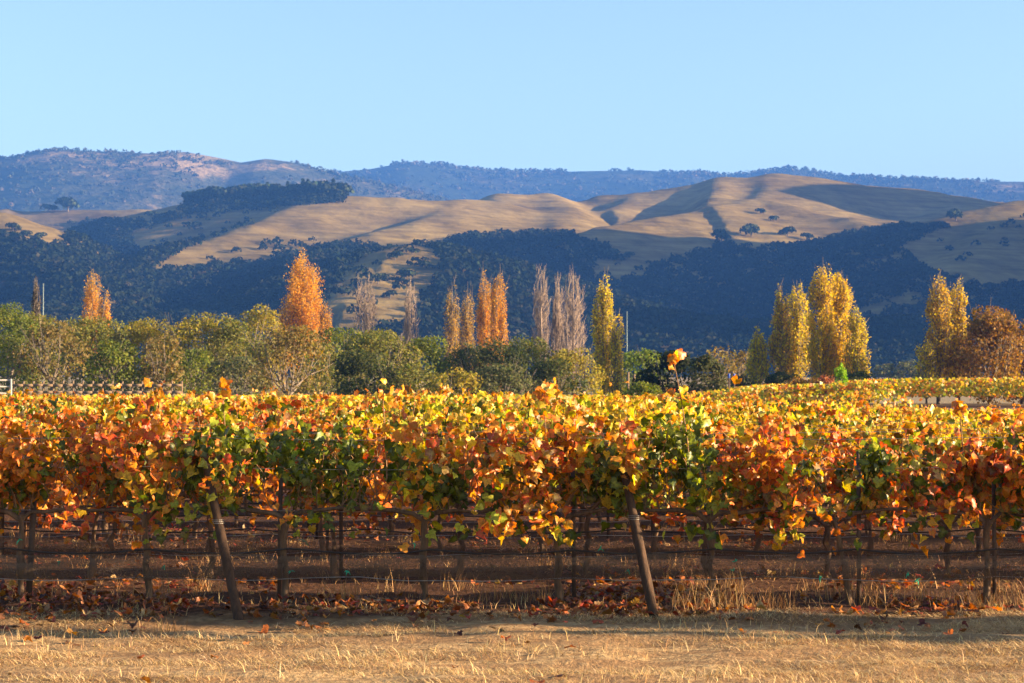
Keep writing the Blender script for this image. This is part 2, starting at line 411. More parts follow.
W1 = [(-900, 232), (0, 233), (30, 243), (66, 249), (72, 222), (150, 222), (180, 212), (196, 190), (345, 186), (345, 203), (285, 207), (240, 225), (200, 243), (150, 268), (185, 272), (260, 254), (345, 246), (430, 248), (470, 236), (560, 233), (606, 248), (630, 272), (690, 256), (720, 244), (770, 247), (812, 245), (850, 233), (900, 227), (950, 227), (900, 248), (925, 272), (990, 288), (1024, 284), (1900, 250), (1900, 420), (-900, 420), (-900, 262)]
KN = [(325, 300), (345, 270), (380, 246), (425, 243), (445, 262), (432, 290), (410, 330), (325, 335)]
GR = [[(190, 262), (255, 243), (335, 239), (300, 258), (240, 268)], [(596, 262), (655, 262), (645, 280), (590, 282)], [(920, 236), (1024, 215), (1200, 215), (1200, 262), (1024, 268), (960, 262)],
      [(132, 232), (200, 214), (292, 206), (250, 226), (185, 248), (132, 248)], [(200, 285), (270, 280), (260, 296), (210, 300)], [(640, 335), (760, 322), (760, 350), (640, 352)], [(860, 300), (930, 285), (920, 305), (870, 320)]]
n = 270000
pw = rng.uniform(-350, 1350, n); dw = np.sqrt(rng.uniform(860 ** 2, 2500 ** 2, n))
xw = (pw - 512) / FPX * dw; zw = hz(xw, dw); qx, qy = project(xw, dw, zw)
inw = inpoly(qx, qy, W1)
prob = np.where(inw, .80, 0.0)
for g_ in GR: prob = np.where(inpoly(qx, qy, g_), .012 if g_[0][1] == 236 else .05 if g_[0][1] in (262, 232) else .4, prob)
prob = np.where(inpoly(qx, qy, KN), .04, prob)
prob = prob * np.where(fbm(xw / 70, dw / 70, 3, 77) > -.24, 1, .2)
keep = rng.random(n) < prob * .52
kx, ky, kz = xw[keep], dw[keep], zw[keep]; nk = len(kx)
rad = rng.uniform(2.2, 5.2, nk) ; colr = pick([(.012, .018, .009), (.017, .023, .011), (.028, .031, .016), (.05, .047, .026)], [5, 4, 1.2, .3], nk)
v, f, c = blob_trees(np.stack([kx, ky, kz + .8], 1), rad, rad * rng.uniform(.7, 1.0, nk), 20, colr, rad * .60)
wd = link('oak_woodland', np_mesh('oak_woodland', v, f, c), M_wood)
tag(wd, 'dark oak woodland covering the lower slopes of the foothills', 'woodland', kind='stuff')
print('woodland trees', nk)

# trees on the far ranges
def ridge_woods(fun, d0, front, n, label, lo, hi, nm):
    p = rng.uniform(-250, 1270, n); d = d0 - front * rng.random(n) ** 2.2 + 30 * rng.normal(size=n); x = (p - 512) / FPX * d; z = fun(x, d)
    k = (fbm(x / 260, d / 260, 4, 8) > -.10); x, d, z = x[k], d[k], z[k]; m = len(x)
    r = rng.uniform(4, 9, m) * (d0 / 6500); col = pick([(.035, .045, .025), (.06, .06, .035), (.11, .09, .055)], [4, 3, 1], m)
    v, f, c = blob_trees(np.stack([x, d, z], 1), r, r * rng.uniform(.8, 1.5, m), 12, col, r * .9)
    tag(link(nm, np_mesh(nm, v, f, c), M_wood), label, 'woodland', kind='stuff')
ridge_woods(f_left, 3900, 850, 7000, 'scattered dark trees covering the left blue mountain range', 0, 0, 'mountain_woodland')
ridge_woods(f_right, 5200, 1000, 7000, 'scattered dark trees along the hazy far mountain range', 0, 0, 'mountain_woodland')

#@HILLS_END
# ------------------------------------------------------------------ oaks that stand apart on the grass
def oak_variant(seed):
    global rng
    d = rng.normal(size=(260, 3)); d /= np.linalg.norm(d, axis=1)[:, None]; d[:, 2] = np.abs(d[:, 2]) - .2
    lob = rng.normal(size=(5, 3)) * (.35, .35, .15)
    c = d * (.5 + .15 * rng.random((260, 1))) + lob[rng.integers(0, 5, 260)]; c[:, 2] = c[:, 2] * .8 + .55
    v, f = quads(c, d + .5 * rng.normal(size=d.shape), .28)
    return np_mesh('crown', v, f, np.repeat(jitter((.035, .045, .02), 260, .3, .08), 4, 0))
oakv = [oak_variant(i) for i in range(3)]
def oak_trunk():
    b = MB(); b.tube([(0, 0, -.3), (.02, 0, .15), (.05, .03, .5)], [.10, .07, .05]); b.tube([(.02, 0, .2), (-.2, .1, .55)], [.05, .03]); return b
tm = oak_trunk().build('trunk', M_tbark); tmesh = tm.data; bpy.data.objects.remove(tm)
def march(px, py, d0=900, d1=3000):
    ds = np.arange(d0, d1, 6.0); x = (px - 512) / FPX * ds; z = hz(x, ds); zr = np.array([ZW(py, d) for d in ds])
    i = np.argmax(z >= zr); return (x[i], ds[i], z[i]) if z[i] >= zr[i] else None
lone_oaks = [  # px, py of the base, crown radius in px, label
    (47, 213, 7, 'small dark oak on the pale plateau crest at far left'), (67, 213, 11, 'wide dark oak on the pale plateau crest, right of a smaller one'),
    (150, 219, 6, 'dark oak at the right end of the pale plateau'), (12, 232, 7, 'dark oak on the golden knoll at the left edge'), (24, 238, 6, 'small dark oak lower on the left golden knoll'), (40, 240, 6, 'dark oak at the foot of the left golden knoll'),
    (762, 214, 5, 'upper of two small oaks on the sunlit slope of the highest hill'), (775, 222, 5, 'lower of two small oaks on the sunlit slope of the highest hill'),
    (752, 237, 10, 'large dark oak at the edge of the sunlit slope above the woods'), (788, 236, 8, 'dark oak right of the largest oak at the woods edge'), (722, 243, 10, 'broad dark oak left of the largest oak at the woods edge'), (808, 240, 6, 'small round oak where the sunlit slope meets the woods'),
    (957, 222, 9, 'round dark oak on the lit shoulder at right'), (612, 259, 8, 'dark oak above the bare tan bench in the middle hillside'), (628, 261, 6, 'small oak beside the bare tan bench in the middle hillside'),
    (395, 262, 7, 'dark oak on the sunlit rocky knoll, near its top'), (412, 256, 6, 'small dark oak on the knoll crest'), (378, 285, 8, 'round dark oak half way down the rocky knoll'), (405, 280, 9, 'wide dark oak on the right flank of the rocky knoll'),
    (425, 270, 8, 'oak at the shaded right edge of the rocky knoll'), (360, 300, 7, 'dark oak low on the left flank of the rocky knoll'), (345, 296, 6, 'small oak at the left foot of the rocky knoll'), (390, 300, 7, 'oak low in the middle of the rocky knoll')]
for px, py, rp, lab in lone_oaks:
    q = march(px, py)
    if q is None: continue
    s = rp * q[1] / FPX * 1.15
    t = thing('oak_tree', q, lab, 'tree', 'oaks standing apart on the hills', rng.uniform(0, 6), s)
    link('crown', oakv[rng.integers(0, 3)], M_wood, t); link('trunk', tmesh, M_tbark, t)
# the row of conifers and oaks on the wooded crest
def cypress():
    n = 200; h = rng.random(n); r = .22 * (1 - h * .75); a = rng.uniform(0, 6.28, n)
    c = np.stack([r * np.cos(a), r * np.sin(a), h + .08], 1); v, f = quads(c, np.stack([np.cos(a), np.sin(a), .3 + 0 * a], 1) + .4 * rng.normal(size=(n, 3)), .17)
    return np_mesh('crown', v, f, np.repeat(jitter((.025, .035, .02), n, .25, .08), 4, 0))
crest_c = [cypress() for _ in range(2)] + oakv
for i, px in enumerate(np.linspace(196, 343, 30)):
    x0 = XW(px, 1950); ds = np.arange(1850, 2050, 8.); zz = hz((px - 512) / FPX * ds, ds); i0 = np.argmax((zz - CAM_H) / ds); d = ds[i0] - rng.uniform(0, 25)
    x = (px - 512) / FPX * d; z = float(hz(np.array([x]), np.array([d]))[0])
    big = px < 240
    s = rng.uniform(14, 18) if i % 3 else rng.uniform(16, 20)
    k = rng.integers(2, 5) if (big or i % 4 == 0) else rng.integers(0, 5)
    t = thing('ridge_tree', (x, d, z - 1), 'dark tree in the row along the wooded crest', 'tree', 'trees along the wooded crest', rng.uniform(0, 6), s * (.85 if k < 2 else .72))
    link('crown', crest_c[k], M_wood, t); link('trunk', tmesh, M_tbark, t)

# ------------------------------------------------------------------ middle-ground trees
def crown_mesh(blobs, n, size, pal, w, top_light=0):
    """blobs: (x,y,z,rx,ry,rz)"""
    B = np.array(blobs, float); wt = B[:, 3] * B[:, 5]; k = rng.choice(len(B), n, p=wt / wt.sum())
    d = rng.normal(size=(n, 3)); d /= np.linalg.norm(d, axis=1)[:, None]
    # small sub-clumps roughen every lobe
    rr = rng.uniform(.55, 1.05, n) ** .6
    c = B[k, :3] + d * B[k, 3:] * rr[:, None]
    fr = 2.2 / max(B[:, 3].max(), .1)
    gap = vnoise(c[:, 0] * 1.9 + c[:, 1] * 1.1 + B[0, 3] * 9, c[:, 2] * 2.1 - c[:, 1], 3) > .27
    c, d, k = c[gap], d[gap], k[gap]; n = len(c)
    v, f = quads(c, d * .8 + rng.normal(size=(n, 3)) * .7 + (0, 0, .3), size * rng.uniform(.6, 1.3, n))
    bc = pick(pal, w, len(B))[k] * .55 + pick(pal, w, n) * .45
    return np_mesh('crown', v, f, np.repeat(jitter(bc, n, .2, .07), 4, 0))
def trunk_mesh(h, r, nb, spread, top, k=6):
    b = MB(); lean = rng.normal(size=2) * .04 * h
    b.tube([(0, 0, -.4), (lean[0] * .3, lean[1] * .3, h * .5), (lean[0], lean[1], h)], [r * 1.25, r, r * .75], k)
    for i in range(nb):
        a = rng.uniform(0, 6.28); s = spread * rng.uniform(.5, 1); z0 = h * rng.uniform(.55, 1.0)
        p0 = np.array([lean[0] * z0 / h, lean[1] * z0 / h, z0]); p2 = np.array([math.cos(a) * s, math.sin(a) * s, top * rng.uniform(.6, .95)])
        pm = (p0 + p2) / 2 + np.array([math.cos(a) * s * .15, math.sin(a) * s * .15, -.1 * top])
        b.tube([p0, pm, p2], [r * .55, r * .35, r * .12], k)
        for q in range(3):
            e = p2 + rng.normal(size=3) * spread * .35; b.tube([pm, (pm + e) / 2 + rng.normal(size=3) * .1, e], [r * .25, r * .16, r * .07], 4)
    return b
OL = [(.175, .175, .045), (.21, .20, .05), (.12, .13, .042), (.25, .22, .06)]
GREEN = [(.145, .17, .032), (.19, .20, .036), (.10, .12, .03)]
DARK = [(.05, .065, .024), (.08, .09, .03), (.115, .115, .04)]
GREY = [(.125, .13, .06), (.09, .10, .045), (.165, .155, .07)]
YOL = [(.30, .245, .042), (.24, .21, .042), (.36, .28, .05)]
LIME = [(.20, .25, .03), (.15, .19, .03)]
BROWN = [(.22, .165, .060), (.17, .135, .05), (.26, .19, .075)]
RUST = [(.25, .145, .05), (.17, .10, .04), (.31, .19, .06)]
ORANGE = [(.66, .34, .06), (.56, .28, .06), (.72, .40, .06)]
GOLD = [(.72, .47, .05), (.60, .42, .05), (.50, .38, .05)]
def round_tree(name, px, top, w, d, pal, label, cat='tree', n=2600, size=.22, dens=1.0, trunk_h=.28, group=None, pw=None, low=False, sparse=False):
    x = XW(px, d); z0 = float(zg(x, d)); H = ZW(top - 3, d) - z0; Wd = w * 1.22 * d / FPX / 2
    t = thing(name, (x, d, z0), label, cat, group)
    blobs = [(0, 0, H * .50, Wd * .82, Wd * .82, H * .43)]
    for i in range(16):
        a = rng.uniform(0, 6.28); e = rng.uniform(-.35, 1.35); q = rng.uniform(.66, .84)
        r = Wd * rng.uniform(.24, .40)
        zc = H * (.50 + .40 * math.sin(e) * q / .8); rz = min(r * .8, H * .99 - zc) if zc < H * .93 else r * .4
        blobs.append((math.cos(a) * math.cos(e) * Wd * q, math.sin(a) * math.cos(e) * Wd * q, zc, r, r, max(rz, .3)))
    if low: blobs.append((0, 0, H * .25, Wd * .85, Wd * .85, H * .26))
    area = Wd * H
    cnt = int(n * dens * area / 14 * (.22 / size) ** 1.6 * 1.15 + 300)
    link('crown', crown_mesh(blobs, cnt, size, pal, pw or [1] * len(pal)), M_tree, t)
    tb = trunk_mesh(H * trunk_h if not low else H * .2, max(.05, H * .022), 7 if not sparse else 9, Wd * .75, H * .9)
    tb.build('trunk', M_tbark, t)
    return t
bandg = 'trees in the green belt behind the vineyard'
band = [
 # px, top, w, d, palette, label, density, sparse
 (8, 304, 66, 165, GREEN, 'dense green tree at the left end of the belt behind the rail fence', 1.2, 0),
 (34, 312, 60, 172, OL, 'olive green tree behind the dark narrow tree and pale pole', 1.2, 0),
 (52, 320, 62, 128, BROWN, 'thin brownish half bare tree in front of the rail fence', .6, 1),
 (92, 317, 78, 160, OL, 'wide olive tree below the orange twin poplars', 1.2, 0),
 (112, 342, 56, 134, GREEN, 'rounded bright green tree standing just in front of the wide olive tree', 1.2, 0),
 (142, 318, 64, 162, YOL, 'yellow olive tree right of the orange twin poplars', 1.2, 0),
 (163, 334, 46, 135, BROWN, 'dull brown green tree beside the end of the rail fence', .9, 0),
 (200, 314, 76, 160, YOL, 'broad yellow green tree with a domed sunny top', 1.2, 0),
 (192, 350, 58, 140, GREEN, 'green tree in front of the broad yellow domed tree', 1.1, 0),
 (240, 322, 66, 158, OL, 'olive tree between the domed yellow tree and the big orange poplar', 1.2, 0),
 (236, 358, 56, 132, GREY, 'grey green tree below the olive tree, left of the half bare tree', 1.0, 0),
 (264, 302, 44, 180, YOL, 'feathery golden olive tree touching the left of the big orange poplar', .9, 0),
 (290, 326, 84, 126, BROWN, 'tall thin half bare tree with a pale trunk below the big orange poplar', .55, 1),
 (322, 342, 60, 150, OL, 'olive tree right of the tall half bare tree', 1.1, 0),
 (344, 324, 58, 165, GREEN, 'bright green tree below the left bare poplar', 1.2, 0),
 (380, 328, 72, 158, OL, 'olive tree with a broad crown between the two bare poplars', 1.2, 0),
 (368, 352, 66, 136, DARK, 'dark green tree low in front of the broad olive crown', 1.2, 0),
 (418, 336, 60, 160, GREEN, 'green tree below the slim bare poplar', 1.2, 0),
 (412, 364, 60, 134, OL, 'small olive tree close behind the vines left of the yellow shrub', 1.1, 0),
 (452, 368, 52, 130, YOL, 'yellow green shrub in front of the thinning twin poplars', 1.0, 0),
 (466, 344, 54, 168, DARK, 'dark tree at the foot of the thinning twin poplars', 1.2, 0),
 (494, 338, 62, 160, DARK, 'dark green tree below the orange poplar with two tips', 1.3, 0),
 (500, 366, 66, 132, GREY, 'grey olive tree low in front of the dark green tree', 1.2, 0),
 (528, 336, 56, 164, OL, 'olive tree below the trio of bare poplars', 1.2, 0),
 (548, 360, 56, 138, DARK, 'deep green tree low in front of the trio of bare poplars', 1.2, 0),
 (576, 348, 54, 150, YOL, 'drooping yellowish tree left of the yellow poplar', 1.1, 0)]
for px, top, w, d, pal, lab, dn, sp in band:
    round_tree('olive_tree' if not sp else 'half_bare_tree', px, top, w, d, pal, lab, dens=dn, group=bandg, sparse=bool(sp), size=.17, low=not sp)
round_tree('green_bush', 641, 350, 46, 185, LIME, 'bright lime green tree behind the pale utility pole', size=.2, dens=1.2, low=True)
round_tree('dark_bush', 670, 352, 62, 116, [(.018, .026, .012), (.026, .034, .014)], 'large very dark round bush behind the tall orange vine shoot', 'bush', size=.16, dens=1.9, low=True)  # near-black leaf tones stand in for the clump's shaded left side
round_tree('grey_bush', 706, 355, 42, 114, [(.075, .08, .035), (.055, .062, .028), (.10, .10, .045)], 'grey green bush with a sunny right side beside the dark round bush', 'bush', size=.15, dens=1.8, low=True)
round_tree('low_shrub', 643, 384, 44, 110, GREEN, 'low green shrub right of the yellow poplar trunk', 'shrub', size=.14, dens=2, low=True)
round_tree('bare_thicket', 722, 347, 44, 170, BROWN, 'leafless brown tree left of the small yellow poplar', dens=.22, sparse=True)
round_tree('bare_thicket', 744, 350, 34, 165, BROWN, 'thin brown tree touching the small yellow poplar', dens=.25, sparse=True)
round_tree('red_shrub', 806, 380, 44, 112, RUST, 'low rusty orange shrub at the foot of the tall golden poplars', 'shrub', size=.14, dens=2, low=True)
round_tree('dark_shrub', 745, 377, 26, 150, DARK, 'small dark shrub at the foot of the small yellow poplar', 'shrub', size=.15, dens=2, low=True)
round_tree('dark_shrub', 782, 374, 30, 150, DARK, 'dark shrub between the small yellow poplar and the tall pair', 'shrub', size=.15, dens=2, low=True)
round_tree('dark_shrub', 855, 374, 44, 150, DARK, 'dark shrub under the right hand column of the golden poplars', 'shrub', size=.15, dens=2, low=True)
round_tree('red_shrub', 828, 374, 20, 111, [(.42, .17, .10), (.36, .16, .08)], 'small pinkish red shrub left of the vivid green sapling', 'shrub', size=.13, dens=2, low=True)
round_tree('green_sapling', 840, 366, 13, 110, [(.24, .40, .03), (.28, .44, .04)], 'vivid green sapling standing at the far edge of the yellow vineyard', 'sapling', size=.11, dens=1.2, low=True)
round_tree('rust_tree', 990, 302, 64, 150, RUST, 'large round rust brown tree right of the twin golden poplars', dens=1.5, size=.2, trunk_h=.25, low=True)
round_tree('rust_tree', 1022, 316, 60, 154, RUST, 'rust brown tree cut by the right edge of the picture', dens=1.5, size=.2, low=True)
for px, top, w, lab in [(884, 366, 24, 'bluish green distant tree nearest the golden poplars'), (905, 362, 28, 'tallest bluish distant tree in the gap between the poplar groups'), (922, 366, 26, 'bluish distant tree left of the twin poplars')]:
    round_tree('distant_tree', px, top, w, 420, GREY, lab, size=.5, dens=.35, low=True, group='bluish trees in the gap')

# poplars -----------------------------------------------------------
def poplar(px, top, w, d, pal, label, leafy=1.0, cols=1, group='lombardy poplars', size=.16, basepy=None, bare_top=0.0):
    x = XW(px, d); z0 = float(zg(x, d)); H = ZW(top, d) - z0; Wd = w * d / FPX / 2
    H *= 1.05; Wd *= 1.32
    t = thing('bare_poplar' if leafy == 0 else 'poplar_tree', (x, d, z0), label, 'tree', group)
    b = MB(); b.tube([(0, 0, -.3), (.02 * Wd, 0, H * .4), (0, 0, H * .93)], [H * .016, H * .011, .02], 6)
    b.build('trunk', M_tbark if leafy else M_twig, t)
    lb = MB(); cen = []
    nb = int(80 * (1.0 if leafy else 1.1))
    bh, bw = [], []
    for i in range(nb):
        h0 = H * rng.uniform(.06, .72); a = rng.uniform(0, 6.28)
        L = H * rng.uniform(.14, .30) * (1.1 - .4 * h0 / H)
        prof = Wd * (.98 if h0 / H < .5 else 1.0) * rng.uniform(.45, 1.0)
        p0 = np.array([0, 0, h0]); p1 = p0 + np.array([math.cos(a) * prof * .75, math.sin(a) * prof * .75, L * .45])
        top_h = min(h0 + L, H * rng.uniform(.93, 1.0)); shrink = 1 - .88 * max(0, (top_h / H - .42) / .58) ** 1.1
        p2 = np.array([math.cos(a) * prof * shrink, math.sin(a) * prof * shrink, top_h])
        r0 = .045 if leafy else .04
        lb.tube([p0, p1, p2], [r0, r0 * .7, r0 * .3], 4)
        for q in range(2 if leafy else 6):
            s = p0 + (p1 - p0) * rng.random() if rng.random() < .3 else p1 + (p2 - p1) * rng.random(); e = s + np.array([*(rng.normal(size=2) * .16 * Wd), L * rng.uniform(.2, .5)])
            if e[2] > H: e[2] = H
            lb.tube([s, e], [.022, .011], 4)
        u = rng.random(60); pts = np.where(u[:, None] < .4, p0 + (p1 - p0) * (u / .4)[:, None], p1 + (p2 - p1) * ((u - .4) / .6)[:, None])
        cen.append(pts[8:])
    lb.build('branches', M_twig if not leafy else M_tbark, t)
    if leafy:
        c = np.concatenate(cen); m = int(6600 * leafy * (H * Wd / 14) * (.20 / size) ** 2 * .55)
        c = c[rng.integers(0, len(c), m)] + rng.normal(size=(m, 3)) * (Wd * .11, Wd * .11, H * .016)
        keepp = rng.random(m) > min(.85, bare_top + .2) * sstep(.45, 1.0, c[:, 2] / H); c = c[keepp]; m = len(c)
        c[:, 2] = np.minimum(c[:, 2], H)
        v, f = quads(c, rng.normal(size=(m, 3)) + (0, 0, .2), size * rng.uniform(.6, 1.25, m))
        cl = jitter(pick(pal, [1] * len(pal), m), m, .18, .06)
        link('crown', np_mesh('crown', v, f, np.repeat(cl, 4, 0)), M_pop, t)
    return t
GREENGOLD = [(.60, .47, .06), (.46, .40, .06), (.68, .49, .06)]
ORB = [(.52, .33, .09), (.44, .29, .09), (.58, .37, .08)]
poplar(93, 265, 22, 235, ORANGE, 'tall orange poplar of the twin pair at far left', 1.0, bare_top=.6)
poplar(105, 292, 15, 232, ORANGE, 'short bright orange poplar leaning against the taller twin', 1.2)
poplar(36, 279, 11, 230, [(.10, .08, .05), (.07, .06, .04)], 'dark narrow tree left of a pale pole', .9)
poplar(304, 249, 40, 225, ORANGE, 'broad tall orange poplar, the largest one at left', 1.0, bare_top=.35)
poplar(325, 300, 16, 222, ORANGE, 'short orange poplar at the right foot of the broad tall one', 1.0, bare_top=.25)
poplar(284, 300, 16, 224, ORANGE, 'short orange poplar at the left foot of the broad tall one', .9, bare_top=.3)
poplar(365, 278, 26, 240, ORANGE, 'wide leafless poplar below the sunlit rocky knoll', 0)
poplar(410, 280, 17, 240, ORANGE, 'slim leafless poplar at the right foot of the rocky knoll', 0)
poplar(452, 279, 17, 235, ORB, 'left thinning poplar of the brownish pair', .7, bare_top=.75)
poplar(467, 286, 16, 236, ORB, 'right thinning poplar of the brownish pair', .7, bare_top=.7)
poplar(485, 268, 17, 232, ORANGE, 'left tip of the bright orange pair beside the brownish poplars', 1.0, bare_top=.5)
poplar(498, 270, 18, 230, ORANGE, 'right tip of the bright orange pair beside the brownish poplars', 1.1, bare_top=.3)
poplar(541, 270, 18, 238, ORANGE, 'leftmost of the three leafless grey poplars', 0)
poplar(558, 274, 13, 240, ORANGE, 'narrow middle one of the three leafless grey poplars', 0)
poplar(573, 269, 26, 236, ORANGE, 'broad right hand one of the three leafless grey poplars', 0)
poplar(603, 272, 22, 165, GREENGOLD, 'tall yellow green poplar alone left of the pale pole', 1.25)
poplar(617, 313, 15, 164, GREENGOLD, 'short yellow poplar fused to the right side of the tall one', 1.2)
poplar(757, 325, 22, 160, GREENGOLD, 'small slender yellow poplar left of the tall golden group', 1.1)
poplar(782, 284, 24, 160, ORB + GREENGOLD, 'brownish gold poplar at the left of the tall golden group', 1.0, bare_top=.3)
poplar(797, 277, 24, 162, GREENGOLD, 'second golden poplar in the tall group, with a pointed tip', 1.0, bare_top=.2)
poplar(822, 264, 28, 158, GOLD, 'tallest and densest golden poplar', 1.4)
poplar(840, 268, 28, 159, GOLD, 'golden poplar fused to the right of the tallest one', 1.4)
poplar(857, 302, 22, 157, GREENGOLD, 'lower golden poplar at the right end of the tall group', 1.3)
poplar(938, 272, 26, 152, GOLD + ORB, 'left spire of the twin golden poplars near the rust brown tree', 1.1, bare_top=.15)
poplar(958, 279, 24, 154, GOLD, 'right spire of the twin golden poplars near the rust brown tree', 1.1, bare_top=.2)
poplar(926, 338, 22, 151, GREENGOLD, 'low thin golden tree left of the twin golden poplars', .7)
for px, top in ((812, 318), (818, 320)): pass

def shade_tree(x, y, r, h, label):  # unseen trees added so their trunks cast shadow strips on the headland
    t = thing('shade_caster_tree', (x, y, float(zg(x, y))), label, 'tree', 'unseen trees shading the headland')
    b = MB(); k = 10; u = np.linspace(-.05, 1, k)
    b.tube(np.stack([.25 * np.sin(u * 3), .12 * np.sin(u * 5 + x), u * h], 1), r * (1.25 - .5 * u), 8)
    for q in range(6):
        an = q * 1.05; b.tube([(0, 0, h * .92), (math.cos(an) * .9, math.sin(an) * .9, h * 1.2), (math.cos(an) * 1.7, math.sin(an) * 1.7, h * 1.45)], [r * .5, r * .3, r * .1], 6)
    b.build('trunk', M_tbark, t)
    link('crown', crown_mesh([(math.cos(q) * 1.3, math.sin(q) * 1.3, h * 1.4 + .4 * math.sin(q * 2.3), 1.3, 1.3, 1.1) for q in range(6)], 5000, .17, OL, [1] * 4), M_tree, t)
for x, y, r_, h, lab in ((17.5, 12.95, .33, 6.5, 'unseen olive tree added so its bare trunk shades the headland'), (21.0, 11.95, .22, 6.5, 'slender unseen olive tree added to shade the headland'), (15.0, 13.80, .12, 6.0, 'young unseen olive tree added to shade the ground before the front row')):
    shade_tree(x, y, r_, h, lab)

# poles, fence, barrels ---------------------------------------------
def pole(px, top, d, r, mat, label, arm=False):
    x = XW(px, d); z0 = float(zg(x, d)); H = ZW(top, d) - z0
    t = thing('utility_pole', (x, d, z0), label, 'pole')
    b = MB(); b.tube([(0, 0, -.3), (0, 0, H * .5), (0, 0, H)], [r * 1.2, r, r * .8], 6); b.build('shaft', mat, t)
    c = MB(); c.box((0, 0, H + .02), (r * 2.4, r * 2.4, .06)); c.build('cap', mat, t)
    if arm: a = MB(); a.box((0, -r - .05, H * .93), (r * 4, .10, .5)); a.build('box', mat, t)
pole(43, 284, 215, .055, M_pole, 'pale pole standing beside the dark narrow tree', False)
pole(627, 312, 205, .045, M_pole, 'tall thin pale pole right of the yellow poplar', False)

ft = thing('rail_fence', (XW(95, 112), 112, float(zg(XW(95, 112), 112))), 'weathered two rail ranch fence along the far left edge of the vineyard', 'fence')
fx0, fx1 = XW(14, 112), XW(182, 112); cx = XW(95, 112)
npst = 18
for i in range(npst):
    b = MB(); x = fx0 + (fx1 - fx0) * i / (npst - 1); b.box((x - cx, 0, .45 + rng.uniform(-.02, .02)), (.10, .10, 1.15)); b.build('post', M_rail, ft, smooth=False)
for z in (.40, .80):
    for i in range(npst - 1):
        x = fx0 + (fx1 - fx0) * (i + .5) / (npst - 1); b = MB(); b.box((x - cx, -.085, z + rng.uniform(-.015, .015)), ((fx1 - fx0) / (npst - 1) - .01, .04, .14)); b.build('rail', M_rail, ft, smooth=False)
gt = thing('paddock_gate', (XW(-12, 111), 111, float(zg(XW(-12, 111), 111))), 'white tubular gate at the left end of the rail fence', 'gate')
for s in (-1.3, 1.3):
    b = MB(); b.tube([(s, 0, -.2), (s, 0, .6), (s, 0, 1.15)], .06); b.build('post', M_white, gt)
for z in (.35, .72, 1.08):
    b = MB(); b.tube([(-1.24, 0, z), (0, 0, z), (1.24, 0, z)], .04); b.build('bar', M_white, gt)
for i, (px, dx) in enumerate(((729, 0), (734, 0))):
    d = 128; x = XW(px, d); b = MB(); z0 = float(zg(x, d))
    t = thing('plastic_barrel', (x, d, z0), ['blue plastic barrel on a stand, left one of two beyond the grey green bush', 'blue plastic barrel on a stand, right one of two beyond the grey green bush'][i], 'barrel', 'blue barrels')
    hh = ZW(375, d) - z0
    b.tube([(0, 0, hh - .2), (0, 0, hh - .15), (0, 0, hh + .05), (0, 0, hh + .09)], [.07, .08, .08, .07], 8); b.build('body', M_blue, t)
    s = MB(); s.box((0, 0, (hh - .21) / 2 - .15), (.1, .1, hh - .21 + .3)); s.build('stand', M_steel, t, smooth=False)
for px, top, d, lab in ((628, 372, 122, 'pale wooden post between the yellow poplar and the dark round bush'), (634, 374, 124, 'grey wooden post right of the pale one near the yellow poplar')):
    x = XW(px, d); z0 = float(zg(x, d)); h = ZW(top, d) - z0
    b = MB(); b.tube([(0, 0, -.3), (0, 0, h * .5), (.01, 0, h)], [.09, .085, .08], 6); o = b.build('wooden_post', M_rail); o.location = (x, d, z0); tag(o, lab, 'post', 'posts by the yellow poplar')

# dirt track and bank on the right -----------------------------------
xs = np.linspace(19.5, 80, 60); w = np.linspace(0, 1, 7)
X = np.repeat(xs[:, None], 7, 1); Y = 101.2 + 4.6 * w[None] + .02 * (X - 12)
Z = zg(X, Y) + .012 + .02 * fbm(X, Y, 2, 5)
i = (np.arange(59)[:, None] * 7 + np.arange(6)[None]).ravel()
rd = link('dirt_track', np_mesh('dirt_track', np.stack([X, Y, Z], -1).reshape(-1, 3), np.stack([i, i + 7, i + 8, i + 1], 1), smooth=True), M_road)
tag(rd, 'brown dirt track crossing the yellow vineyard at right', 'dirt track', kind='structure')

# ------------------------------------------------------------------ grapevines
T = np.array([(0, 0), (.15, -.20), (.38, -.22), (.43, -.06), (.56, .06), (.49, .22), (.45, .44), (.30, .46), (.15, .64), (0, .80)])
OUT = np.concatenate([T, T[1:-1][::-1] * (-1, 1)])      # lobed outline, stalk at the origin
CEN = np.array([[0, .18]])
LV = np.concatenate([CEN, OUT]); NO = len(OUT)
LF = np.stack([np.zeros(NO, int), 1 + np.arange(NO), 1 + (np.arange(NO) + 1) % NO], 1)
def leaves(pos, tipdir, nrm, size, cc, ce):
    n = len(pos); t = tipdir / (np.linalg.norm(tipdir, axis=1)[:, None] + 1e-9)
    nn = nrm - t * np.sum(nrm * t, 1)[:, None]; nn /= np.linalg.norm(nn, axis=1)[:, None] + 1e-9
    s = np.cross(t, nn)
    L = np.tile(LV, (n, 1, 1)) * (1 + .10 * rng.normal(size=(n, len(LV), 2)))
    fold = rng.uniform(-.5, 1.15, (n, 1)); curl = rng.uniform(-.7, 1.5, (n, 1))
    zz = np.abs(L[:, :, 0]) * fold - curl * (L[:, :, 1] - .2) ** 2 + .05 * rng.normal(size=L.shape[:2])
    v = pos[:, None] + size[:, None, None] * (s[:, None] * L[:, :, :1] + t[:, None] * L[:, :, 1:] + nn[:, None] * zz[:, :, None])
    f = (LF[None] + (np.arange(n) * len(LV))[:, None, None]).reshape(-1, 3)
    c = np.empty((n, len(LV), 3)); c[:] = ce[:, None]; c[:, 0] = cc; c[:, 1] = cc; c[:, [4, 6, 8, 10]] = .7 * ce[:, None] + .3 * cc[:, None]
    return v.reshape(-1, 3), f, c.reshape(-1, 3)
